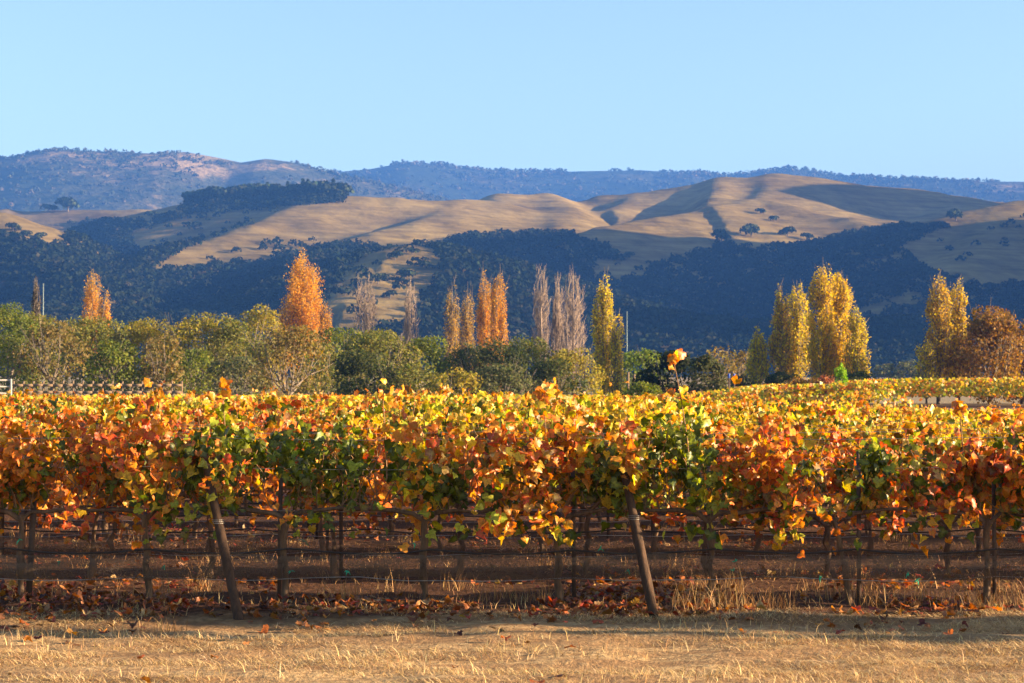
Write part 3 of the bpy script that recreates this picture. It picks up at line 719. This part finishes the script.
LG = (.16, .21, .02); DG = (.055, .078, .012); YG = (.38, .40, .035); YE = (.74, .47, .03); OR = (.74, .25, .022); DO = (.62, .135, .02); RE = (.52, .055, .022); DR = (.15, .025, .018); TA = (.62, .42, .17); BR = (.22, .11, .05)
PAL = np.array([LG, DG, YG, YE, OR, DO, RE, DR, TA, BR])
MIX = {'dark': [3.2, 5.0, 1.2, .8, .5, .4, .3, .5, .4, .9], 'orange': [1, 1.0, .9, 1.3, 4.0, 3.6, 2.5, .7, .9, .6], 'green': [3.2, 3.2, 2.2, 1.2, 2.0, 1.2, .6, .3, 1.2, .5], 'yellow': [2.2, 1.8, 2.2, 1.8, 2.8, 1.7, .8, .3, 1.6, .5],
       'red': [1.6, 1.8, 1.4, 1.2, 2.0, 2.4, 2.6, 1.2, .9, .5], 'gold': [1.2, .5, 3.0, 4.8, 1.6, .3, .1, .05, 1.2, .5]}
def vine_parts(mix_fn, top=1.55, n_sh=17, half=.62, tall=0, shoots=(), bottom=.55, dens=1.0):
    """returns trunk MB, cane MB, leaf mesh; mix_fn(x, z)->palette name"""
    tb = MB(); lean = rng.normal() * .05
    pts = [(0, 0, -.12)]
    for k in range(1, 8):
        h = .10 * k; pts.append((lean * k / 7 + rng.normal() * .012, rng.normal() * .012, h))
    tb.tube(pts, np.linspace(.031, .022, 8) * (1 + .18 * rng.normal(size=8)), 8)
    hx = pts[-1][0]
    for s in (-1, 1):
        arm = [(hx, 0, .66)] + [(hx + s * half * u, rng.normal() * .015, .72 + .05 * u + rng.normal() * .012) for u in (.15, .4, .7, .98)]
        tb.tube(arm, np.linspace(.021, .012, 5) * (1 + .15 * rng.normal(size=5)), 6)
    cb = MB(); P, Tn = [], []
    for k in range(n_sh):
        x0 = rng.uniform(-half, half); y0 = rng.normal() * .02
        side = rng.choice([-1, 1]); hgt = rng.uniform(.55, 1.0) * (top - .76)
        if k < tall: hgt = (top - .76) + rng.uniform(.08, .26)
        dr = rng.uniform(.12, .42) * side if k >= tall else rng.normal() * .08
        m = 7; u = np.linspace(0, 1, m)
        droop = rng.uniform(0, .55) if (k >= tall and rng.random() < .5) else 0
        px_ = x0 + rng.normal() * .22 * u + .03 * rng.normal(size=m); py_ = y0 + dr * u ** 1.3 + .02 * rng.normal(size=m)
        pz_ = .76 + hgt * u - droop * np.clip(u - .55, 0, 1) ** 2 * 3
        line = np.stack([px_, py_, pz_], 1); cb.tube(line, np.linspace(.0055, .0025, m), 4)
        nl = int(rng.integers(50, 70) * (hgt / .8) * dens) + 8
        uu = rng.random(nl) ** .85 * (m - 1); i = np.minimum(uu.astype(int), m - 2); fr = (uu - i)[:, None]
        P.append(line[i] * (1 - fr) + line[i + 1] * fr + rng.normal(size=(nl, 3)) * (.055, .075, .045)); 
    for x0, x1, zt in shoots:
        u = np.linspace(0, 1, 8); line = np.stack([x0 + (x1 - x0) * u ** 1.5, -.12 + .05 * u, 1.0 + (zt - 1.0) * u], 1); cb.tube(line, np.linspace(.006, .003, 8), 4)
        e = line[-1]; P.append(e + rng.normal(size=(9, 3)) * (.035, .03, .045) - (0, 0, .03)); P.append(line[5] + rng.normal(size=(5, 3)) * (.05, .04, .06))
    # leaves drooping below the cordon and dressing the outside of the hedge
    nh = int(140 * dens); P.append(np.stack([rng.uniform(-half, half, nh), rng.choice([-1, 1], nh) * rng.uniform(.05, .36, nh), bottom + (.95 - bottom) * rng.random(nh) ** .7], 1))
    for q in range(int(9 * dens)):
        cx, cz, sy = rng.uniform(-half, half), rng.uniform(.72, top - .12), rng.choice([-1, -1, 1]) * rng.uniform(.30, .62); m = int(rng.integers(22, 52))
        P.append(np.array([cx, sy, cz]) + rng.normal(size=(m, 3)) * (.085, .07, .13))
    ns = int(190 * dens); P.append(np.stack([rng.uniform(-half, half, ns), rng.choice([-1, 1], ns) * rng.uniform(.15, .42, ns), rng.uniform(.8, top - .06, ns)], 1))
    P = np.concatenate(P); n = len(P)
    g = vnoise(P[:, 0] * 4.2 + seed_off[0], P[:, 2] * 4.2 + P[:, 1] * 3, 17)
    ok = (g > np.where(P[:, 2] < 1.0, .52, .44)) & ((np.abs(P[:, 1]) > .12) | (rng.random(n) < .7)) | (P[:, 2] > top + .06); P = P[ok]; n = len(P)
    out = np.stack([P[:, 0] * .2, P[:, 1] * 3.0, np.zeros(n) + .15], 1); out /= np.linalg.norm(out, axis=1)[:, None]
    nrm = out * .55 + rng.normal(size=(n, 3)) * .75 + (.1, 0, .3)
    tip = np.stack([rng.normal(size=n) * .6, P[:, 1] * 1.0 + rng.normal(size=n) * .4, -.75 + rng.normal(size=n) * .4], 1)
    size = rng.uniform(.045, .095, n) * np.where(rng.random(n) < .12, 1.3, 1)
    # colours change in clumps (shoot by shoot)
    q = np.clip(vnoise(P[:, 0] * 3.3 + seed_off[0], P[:, 2] * 3.3, 5) * .55 + rng.random(n) * .45 + .05, 0, .999)
    ce = np.empty((n, 3))
    names = np.array([mix_fn(x, z) for x, z in zip(P[:, 0], P[:, 2])])
    for nm in np.unique(names):
        s = names == nm; w = np.array(MIX[nm], float); cum = np.cumsum(w / w.sum()); ce[s] = PAL[np.minimum(np.searchsorted(cum, q[s]), 9)]
    inner = (np.abs(P[:, 1]) < .2) & (rng.random(n) < .6); ce[inner] = pick([DG, LG, BR], [3, 1, 1], int(inner.sum()))  # inner leaves stay green; their dark tone stands in for interior shade
    hi = P[:, 2] > top + .10; ce[hi] = pick([OR, DO, YE, TA], [4, 2.5, 1.5, 1], int(hi.sum()))
    ce = jitter(ce, n, .2, .08); cc = ce * .55 + .45 * np.array(YG) * rng.uniform(.4, 1.4, (n, 1))
    seed_off[0] += 13.7
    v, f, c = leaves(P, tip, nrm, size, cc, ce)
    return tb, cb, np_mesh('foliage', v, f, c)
seed_off = [0.0]
def assemble(t, parts):
    tb, cb, me = parts
    tb.build('trunk', M_bark, t); cb.build('canes', M_cane, t); link('foliage', me, M_leaf, t)

Y0, RS, VS = 16.1, 2.45, 1.14
front = [  # px, (mix left, mix right), top, tall shoots, label
 (-120, ('orange', 'orange'), 1.58, 1, None), (22, ('orange', 'orange'), 1.58, 1, 'grapevine at the left edge of the front row, orange leaves over a dark trunk'),
 (150, ('orange', 'yellow'), 1.62, 2, 'front row grapevine left of the left leaning post, with an orange top'), (285, ('green', 'green'), 1.52, 2, 'dark green front row grapevine right of the left leaning post'),
 (425, ('green', 'yellow'), 1.50, 2, 'yellow and green front row grapevine midway between the two leaning posts'), (560, ('yellow', 'yellow'), 1.54, 2, 'golden yellow front row grapevine left of the right leaning post'),
 (710, ('green', 'red'), 1.56, 2, 'green and orange front row grapevine right of the right leaning post, with one tall shoot'), (850, ('red', 'red'), 1.40, 1, 'green and dark red front row grapevine with a low top beside a steel stake'),
 (985, ('red', 'orange'), 1.46, 1, 'bright red front row grapevine near the right edge'), (1125, ('red', 'orange'), 1.5, 1, None), (1265, ('orange', 'red'), 1.5, 0, None), (1405, ('orange', 'yellow'), 1.5, 0, None)]
VG = 'grapevines of the vineyard'
variants = {}
for nm in ('orange', 'yellow', 'red', 'green', 'gold'):
    for k in range(3):
        h = (lambda n_: (lambda x, z: n_ if z < 1.25 or nm == 'red' else ('gold' if n_ in ('yellow', 'green') else n_)))(nm)
        variants.setdefault(nm, []).append(vine_parts(h, 1.48, 15, tall=(0, 1, 2)[k]))
SH = {285: [(-.45, -.50, 1.76)], 425: [(-.3, -.34, 1.70)], 560: [(-.1, -.14, 1.70)], 710: [(-.17, -.31, 2.00)], 985: [(-.2, -.23, 1.66)]}
for px, (ml, mr_), top, tall, lab in front:
    x = XW(px, Y0); t = thing('grapevine', (x, Y0, float(zg(x, Y0))), lab or 'grapevine of the front row outside the frame', 'grapevine', VG)
    base_ = (lambda a, b: (lambda xx, z: (a if xx + rng.normal() * .25 < 0 else b) if z < 1.3 or rng.random() < .5 else ('orange' if a != 'green' else 'yellow')))(ml, mr_)
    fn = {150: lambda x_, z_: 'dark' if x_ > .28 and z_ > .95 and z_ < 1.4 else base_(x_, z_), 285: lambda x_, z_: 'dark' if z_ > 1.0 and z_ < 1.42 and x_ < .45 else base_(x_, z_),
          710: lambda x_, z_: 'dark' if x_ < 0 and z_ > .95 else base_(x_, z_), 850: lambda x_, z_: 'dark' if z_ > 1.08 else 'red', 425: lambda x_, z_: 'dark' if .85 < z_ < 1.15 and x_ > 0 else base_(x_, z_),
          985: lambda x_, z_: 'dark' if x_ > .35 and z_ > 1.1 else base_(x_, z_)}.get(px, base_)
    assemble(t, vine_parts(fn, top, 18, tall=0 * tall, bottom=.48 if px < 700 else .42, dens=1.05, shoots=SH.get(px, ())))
# rows behind the front one
proto = {}
count = 0; row = 0
row_y = []
while True:
    row += 1; y = Y0 + RS * row
    if y > 52: break
    row_y.append(y)
    half = y * .2571 + (2.6 if row < 5 else 1.2)
    offx = rng.uniform(0, VS)
    xs = np.arange(-half - .0 + offx * .5, half + 2.0 * (row < 5), VS)
    for x in xs:
        px = 512 + FPX * x / y
        r_ = rng.random()
        if px < 330: nm = 'orange' if r_ < .7 else 'yellow'
        elif px < 650: nm = 'yellow' if r_ < .5 else ('orange' if r_ < .85 else 'green')
        elif px < 800: nm = 'gold' if r_ < (.6 if row < 3 else .92) else 'orange'
        else: nm = 'gold' if r_ < (.5 if row < 3 else .92) else ('red' if r_ < (.75 if row < 3 else .94) else 'orange')
        if row == 1 and px > 700: nm = 'red' if r_ < .7 else 'orange'
        k = rng.integers(0, len(variants[nm]))
        lab = {1: 'grapevine with %s leaves in the second row, seen between the front row trunks', 2: 'grapevine with %s leaves in the third row, glimpsed under the front canopy'}.get(row, 'grapevine with %s leaves in the rows further back, only its top in sight')
        word = {'orange': 'orange', 'yellow': 'yellow', 'red': 'red', 'green': 'green', 'gold': 'golden'}[nm]
        key = (nm, k); loc = (x + rng.normal() * .05, y + rng.normal() * .03, float(zg(x, y)) - .02 - (.12 if px > 760 else 0) * (row > 0))
        rz = rng.choice([0, math.pi]) + rng.normal() * .06; sc = (1, 1, 1 + rng.normal() * .05)
        if key not in proto:
            t = thing('grapevine', loc, lab % word, 'grapevine', VG, rz, sc); assemble(t, variants[nm][k]); proto[key] = t
        else: t = dup(proto[key], loc, rz, lab % word, VG, sc)
        count += 1
print('back vines', count)
# far rows, past the count one can tell apart
cs, cl = [], []
for y in np.arange(52.5, 168, RS):
    x0, x1 = -y * .27, y * .27 + 3
    if y > 84: x0 = max(x0, -13)
    m = int((x1 - x0) * (115 if y < 100 else 75)); x = rng.uniform(x0, x1, m)
    if 89 < y < 107: ok = x < 20 + rng.normal(size=m) * .4
    else: ok = np.ones(m, bool)
    if y > 140: ok &= (x > 16)
    x = x[ok]; m = len(x)
    hz_ = .55 + 1.0 * rng.random(m) ** .6 + .12 * vnoise(x * 1.3, x * 0 + y, 2)
    cs.append(np.stack([x, y + rng.normal(size=m) * .28, zg(x, y) + hz_], 1))
    pal = pick([YE, OR, YG, LG, DO, TA, RE], [5, 1.5, 3.4, 1.2, .35, 1.2, .15], m); cl.append(pal)
cs = np.concatenate(cs); cl = np.concatenate(cl); m = len(cs)
v, f = quads(cs, rng.normal(size=(m, 3)) + (0, -.4, .3), rng.uniform(.13, .26, m))
fv = link('distant_vine_rows', np_mesh('distant_vine_rows', v, f, np.repeat(jitter(cl, m, .2, .06), 4, 0)), M_leaf)
tag(fv, 'yellow vineyard rows filling the field beyond the nearer vines', 'vineyard', kind='stuff')

# trellis: posts, stakes, wires, hoses, netting ------------------------
def lean_post(px0, py0, px1, py1, label):
    d = CAM_H * FPX / (py0 - 395); back = .75; xb, xt = XW(px0, d), XW(px1, d + back); zt = ZW(py1, d + back)
    t = thing('leaning_post', (xb, d, float(zg(xb, d))), label, 'post', 'leaning row posts')
    b = MB(); k = 9; u = np.linspace(-.08, 1, k)
    line = lambda u: np.stack([u * (xt - xb), u * back, u * zt], 1)
    b.tube(line(u), np.linspace(.040, .030, k) * (1 + .06 * rng.normal(size=k)), 8); b.build('shaft', M_post, t)
    w = MB()
    for uu in (.55, .56, .57):
        a = np.linspace(0, 6.283, 13); c = line(np.array([uu]))[0]; w.tube(np.stack([c[0] + .045 * np.cos(a), c[1] + .045 * np.sin(a), c[2] + 0 * a], 1), .002, 4)
    w.build('wire_wrap', M_wire, t)
lean_post(240, 619, 203, 448, 'dark wooden row post leaning left, left one of two')
lean_post(654, 617, 618, 440, 'dark wooden row post leaning left, right one of two')
def stake(px, y, h, label, lean=0.0, w=.035):
    x = XW(px, y); b = MB(); b.box((0, 0, h / 2 - .1), (w, .006, h + .2)); b.box((0, .017, h / 2 - .1), (.006, .030, h + .2))
    o = b.build('steel_stake', M_steel, None, smooth=False); o.location = (x, y, float(zg(x, y))); o.rotation_euler = (0, lean, 0); return tag(o, label, 'stake', 'steel vine stakes')
stake(574, 16.25, 1.38, 'thin rusty steel stake left of the right leaning post', -.01)
stake(280, 16.25, 1.30, 'rusty steel stake beside the dark green vine right of the left leaning post', .01)
stake(30, 16.25, 1.20, 'rusty steel stake behind the thick trunk at the left edge', .05, .05)
stake(858, 16.25, 1.25, 'rusty steel stake at the trunk of the low green and dark red vine')
stake(993, 16.25, 1.25, 'rusty steel stake beside the bright red vine near the right edge')
for r_, y in enumerate(row_y[:5]):
    for x in np.arange(-y * .27, y * .27 + 2, 3.42):
        stake(512 + FPX * (x + .31 * r_) / y, y + .12, 1.2, 'rusty steel stake in the rows behind the front one')
def sagline(x0, x1, y, z, r, per, sag, k=4, zn=.0):
    xs = np.arange(x0, x1 + .01, .19); u = (xs - x0) / per; return np.stack([xs, y + .012 * np.sin(xs * 2.3), z - sag * np.abs(np.sin(np.pi * u)) + zn * fbm(xs * 1.2, xs * 0 + y, 3, 12) + zg(xs, xs * 0 + y) * .3], 1)
for r_, y in enumerate([Y0] + row_y[:4]):
    w_ = y * .27 + 2
    where = ['front row', 'second row', 'third row', 'fourth row', 'fifth row'][r_]
    t = thing('trellis_wire', (0, y, 0), 'thin trellis wires strung along the ' + where, 'wire', 'trellis wires')
    for z in (.78, 1.12, 1.36):
        b = MB(); b.tube(sagline(-w_, w_, .05, z, 0, 3.4, .02), .0022, 4); b.build('wire', M_wire, t)
    h = thing('drip_hose', (0, y, 0), 'black drip hose sagging along the ' + where, 'hose', 'drip hoses')
    b = MB(); b.tube(sagline(-w_, w_, -.05, .46, 0, 1.14, .035, zn=.03), .007, 6); b.build('tube', M_hose, h)
    b = MB(); b.tube(sagline(-w_, w_, -.06, .24, 0, 1.7, .03, zn=.05), .0035, 4); b.build('support_wire', M_wire, h)
    if r_ == 0:
        for px, py in ((600, 549), (735, 562), (733, 571), (819, 579), (916, 580), (907, 573), (292, 571), (165, 566), (348, 571), (20, 540), (60, 563), (628, 570), (415, 545)):
            z = ZW(py, Y0 - .1); x = XW(px, Y0 - .1); b = MB()
            for q in range(3):
                a = rng.uniform(0, 6.28); L = rng.uniform(.018, .04)
                b.tube([(x, -.08, z), (x + L * .5 * math.cos(a), -.1, z + L * .5 * math.sin(a)), (x + L * math.cos(a), -.09, z + L * math.sin(a) - .01)], [.006, .005, .002], 4)
            b.build('tie', M_tie, t)
def net_mat():
    m, nt, p, out = new_mat('bird_netting_mesh')
    tc = N(nt, 'ShaderNodeTexCoord'); mp = N(nt, 'ShaderNodeMapping'); mp.inputs['Scale'].default_value = (.6, 1, 5); nt.links.new(tc.outputs['Object'], mp.inputs[0])
    n = noise(nt, 3.0, 4, .6, mp.outputs[0]); n2 = noise(nt, 160, 2, .5, tc.outputs['Object'])
    a = ramp(nt, n.outputs[0], [(.30, (.18, .18, .18)), (.70, (.62, .62, .62))])
    gt_ = N(nt, 'ShaderNodeMath', operation='LESS_THAN'); nt.links.new(n2.outputs[0], gt_.inputs[0])
    ad = N(nt, 'ShaderNodeMath', operation='MULTIPLY_ADD'); nt.links.new(a.outputs[0], ad.inputs[0]); ad.inputs[1].default_value = .42; ad.inputs[2].default_value = .33; nt.links.new(ad.outputs[0], gt_.inputs[1])
    p.inputs['Base Color'].default_value = (.105, .070, .048, 1)
    t = N(nt, 'ShaderNodeBsdfTransparent'); mx = N(nt, 'ShaderNodeMixShader'); nt.links.new(gt_.outputs[0], mx.inputs[0]); nt.links.new(t.outputs[0], mx.inputs[1]); nt.links.new(p.outputs[0], mx.inputs[2]); nt.links.new(mx.outputs[0], out.inputs[0])
    return m
M_net = net_mat()
for r_, y in enumerate([Y0] + row_y[:1]):
    w_ = y * .27 + 2; xs = np.arange(-w_, w_, .08); k = 7; u = np.linspace(0, 1, k)
    top_ = (.44 if r_ == 0 else .40) - .035 * np.abs(np.sin(np.pi * xs / 1.14)) + .03 * fbm(xs * 1.2, xs * 0 + y, 3, 12); bot_ = .22 + .10 * fbm(xs * .8, xs * 0 + y, 3, 40)
    X = np.repeat(xs[:, None], k, 1); Z = top_[:, None] * (1 - u) + bot_[:, None] * u; Y = -.07 - .04 * np.sin(u * 3.1)[None] + .06 * fbm(X * 3, Z * 4, 3, 2)
    i = (np.arange(len(xs) - 1)[:, None] * k + np.arange(k - 1)[None]).ravel()
    o = link('bird_netting', np_mesh('bird_netting', np.stack([X, Y, Z], -1).reshape(-1, 3), np.stack([i, i + k, i + k + 1, i + 1], 1), smooth=True), M_net)
    o.location = (0, y, 0); tag(o, 'brown see-through bird netting rolled down along the ' + ['front row', 'second row', 'third row', 'fourth row'][r_], 'netting', 'bird netting strips')

# ------------------------------------------------------------------ ground cover
n = 9500
y = np.where(rng.random(n) < .5, 16.3 + rng.normal(size=n) * .8, np.where(rng.random(n) < .018, rng.uniform(10.5, 15.5, n), rng.uniform(16, 30, n))); x = rng.uniform(-1, 1, n) * (y * .27 + 1.5)
ok = fbm(x * .9, y * .9, 3, 50) + .1 * (rng.random(n) - .5) > -.02; x, y = x[ok], y[ok]; n = len(x)
nr = rng.normal(size=(n, 3)) * .25 + (0, 0, 1); tp = rng.normal(size=(n, 3)) * (1, 1, .12)
ce = jitter(pick([(.40, .14, .05), (.32, .07, .04), (.22, .10, .045), (.48, .22, .07), (.48, .30, .14), (.12, .04, .02)], [3, 2, 3, 1.6, 1.8, 1.4], n), n, .25, .08)
v, f, c = leaves(np.stack([x, y, zg(x, y) + rng.uniform(.01, .06, n)], 1), tp, nr, rng.uniform(.035, .085, n), ce, ce)
tag(link('fallen_leaves', np_mesh('fallen_leaves', v, f, c), M_leaf), 'red and brown fallen vine leaves littering the soil under the rows', 'leaf litter', kind='stuff')

def blades(x, y, h, w, lay, cols, seg=2):
    n = len(x); a = rng.uniform(0, 6.283, n); d = np.stack([np.cos(a), np.sin(a)], 1); s = np.stack([-d[:, 1], d[:, 0]], 1)
    z = zg(x, y); base = np.stack([x, y, z - .01], 1)
    mid = base + np.stack([d[:, 0] * h * lay * .35, d[:, 1] * h * lay * .35, h * .55 * np.sqrt(np.clip(1 - lay ** 2, .02, 1))], 1)
    tip = base + np.stack([d[:, 0] * h * lay, d[:, 1] * h * lay, h * .92 * np.sqrt(np.clip(1 - lay ** 2, .01, 1))], 1)
    sw = np.concatenate([s, np.zeros((n, 1))], 1) * w[:, None] * .5
    v = np.stack([base - sw, base + sw, mid - sw * .8, mid + sw * .8, tip - sw * .15, tip + sw * .15], 1).reshape(-1, 3)
    o = (np.arange(n) * 6)[:, None]; f = np.concatenate([o + [0, 1, 3, 2], o + [2, 3, 5, 4]]).reshape(-1, 4)
    return v, f, np.repeat(cols, 6, 0)
STRAW = [(.54, .37, .17), (.64, .45, .22), (.41, .26, .115), (.28, .16, .07), (.70, .52, .28)]
V, F, Cc = [], [], []; off = 0
def add(b):
    global off
    V.append(b[0]); F.append(b[1] + off); Cc.append(b[2]); off += len(b[0])
n = 230000   # short mown stubble on the headland
y = rng.uniform(9.5, 15.7, n); x = rng.uniform(-1, 1, n) * (y * .27 + .8); k = fbm(x * .9, y * 2.6, 4, 71) + .2 * (rng.random(n) - .5) > .0; x, y = x[k], y[k]; n = len(x)
add(blades(x, y, rng.uniform(.03, .11, n), rng.uniform(.0025, .0055, n), rng.uniform(.84, .998, n), jitter(pick(STRAW, [3, 3, 2, 1, 1.6], n), n, .2, .05)))
# clumps of taller dry grass along the rows
cxs, cys, chs = [], [], []
for _ in range(95):
    yy = rng.choice([15.7, 16.1, 16.5, 17.3, 18.5, 19.8, 21, 23]) + rng.normal() * .18; xx = rng.uniform(-1, 1) * (yy * .27 + 1)
    px = 512 + FPX * xx / yy
    cxs.append(xx); cys.append(yy); chs.append(rng.uniform(.12, .32) * (1.1 if px > 630 else .9))
for px, py, h in ((165, 600, .42), (205, 590, .40), (540, 604, .30), (688, 612, .40), (700, 616, .34), (660, 615, .30), (722, 612, .45), (760, 610, .36), (905, 606, .42), (935, 600, .34), (1000, 605, .30), (985, 608, .32), (170, 628, .20), (876, 606, .36), (1018, 600, .4)):
    yy = CAM_H * FPX / (py - 395); cxs.append(XW(px, yy)); cys.append(yy); chs.append(h)
for xx, yy, h in zip(cxs, cys, chs):
    m = int(rng.integers(26, 60)); x = xx + rng.normal(size=m) * .09; y = yy + rng.normal(size=m) * .07
    add(blades(x, y, h * rng.uniform(.3, 1.0, m), rng.uniform(.003, .006, m), rng.uniform(.1, .92, m), jitter(pick(STRAW, [2, 1, 3, 4, .5], m) * (.85, .75, .7), m, .2, .05)))
n = 9000    # taller stalks left standing in patches on the headland
y = rng.uniform(9.5, 15.9, n); x = rng.uniform(-1, 1, n) * (y * .27 + .8); k = fbm(x * 1.4, y * 2.0, 4, 33) > .05; x, y = x[k], y[k]; n = len(x)
add(blades(x, y, rng.uniform(.04, .13, n), rng.uniform(.003, .006, n), rng.uniform(.2, .95, n), jitter(pick(STRAW, [3, 3, 2, 2, 1.6], n), n, .22, .06)))
n = 4500    # thin stubble between the vines
y = rng.uniform(15.6, 27, n); x = rng.uniform(-1, 1, n) * (y * .27 + 1)
add(blades(x, y, rng.uniform(.04, .12, n), rng.uniform(.004, .008, n), rng.uniform(.3, .97, n), jitter(pick(STRAW, [2, 1, 3, 4, .4], n) * (.85, .75, .7), n, .2, .05)))
g = link('dry_grass', np_mesh('dry_grass', np.concatenate(V), np.concatenate(F), np.concatenate(Cc)), M_grass)
tag(g, 'straw coloured dry grass on the headland and under the vines', 'grass', kind='stuff')
#@NEAR_END

# ------------------------------------------------------------------ haze
b = MB(); b.box((0, 3195, 313), (10400, 6610, 634)); hzo = b.build('haze', None, None, smooth=False)
hm = bpy.data.materials.new('haze_air'); hm.use_nodes = True; nt = hm.node_tree; nt.nodes.clear()
pv = nt.nodes.new('ShaderNodeVolumePrincipled'); mo = nt.nodes.new('ShaderNodeOutputMaterial')
pv.inputs['Color'].default_value = (.10, .31, 1.0, 1); pv.inputs['Density'].default_value = 1.3e-4; pv.inputs['Anisotropy'].default_value = .0
nt.links.new(pv.outputs[0], mo.inputs['Volume']); hzo.data.materials.append(hm)
tag(hzo, 'thin blue haze lying over the valley', 'haze', kind='stuff')
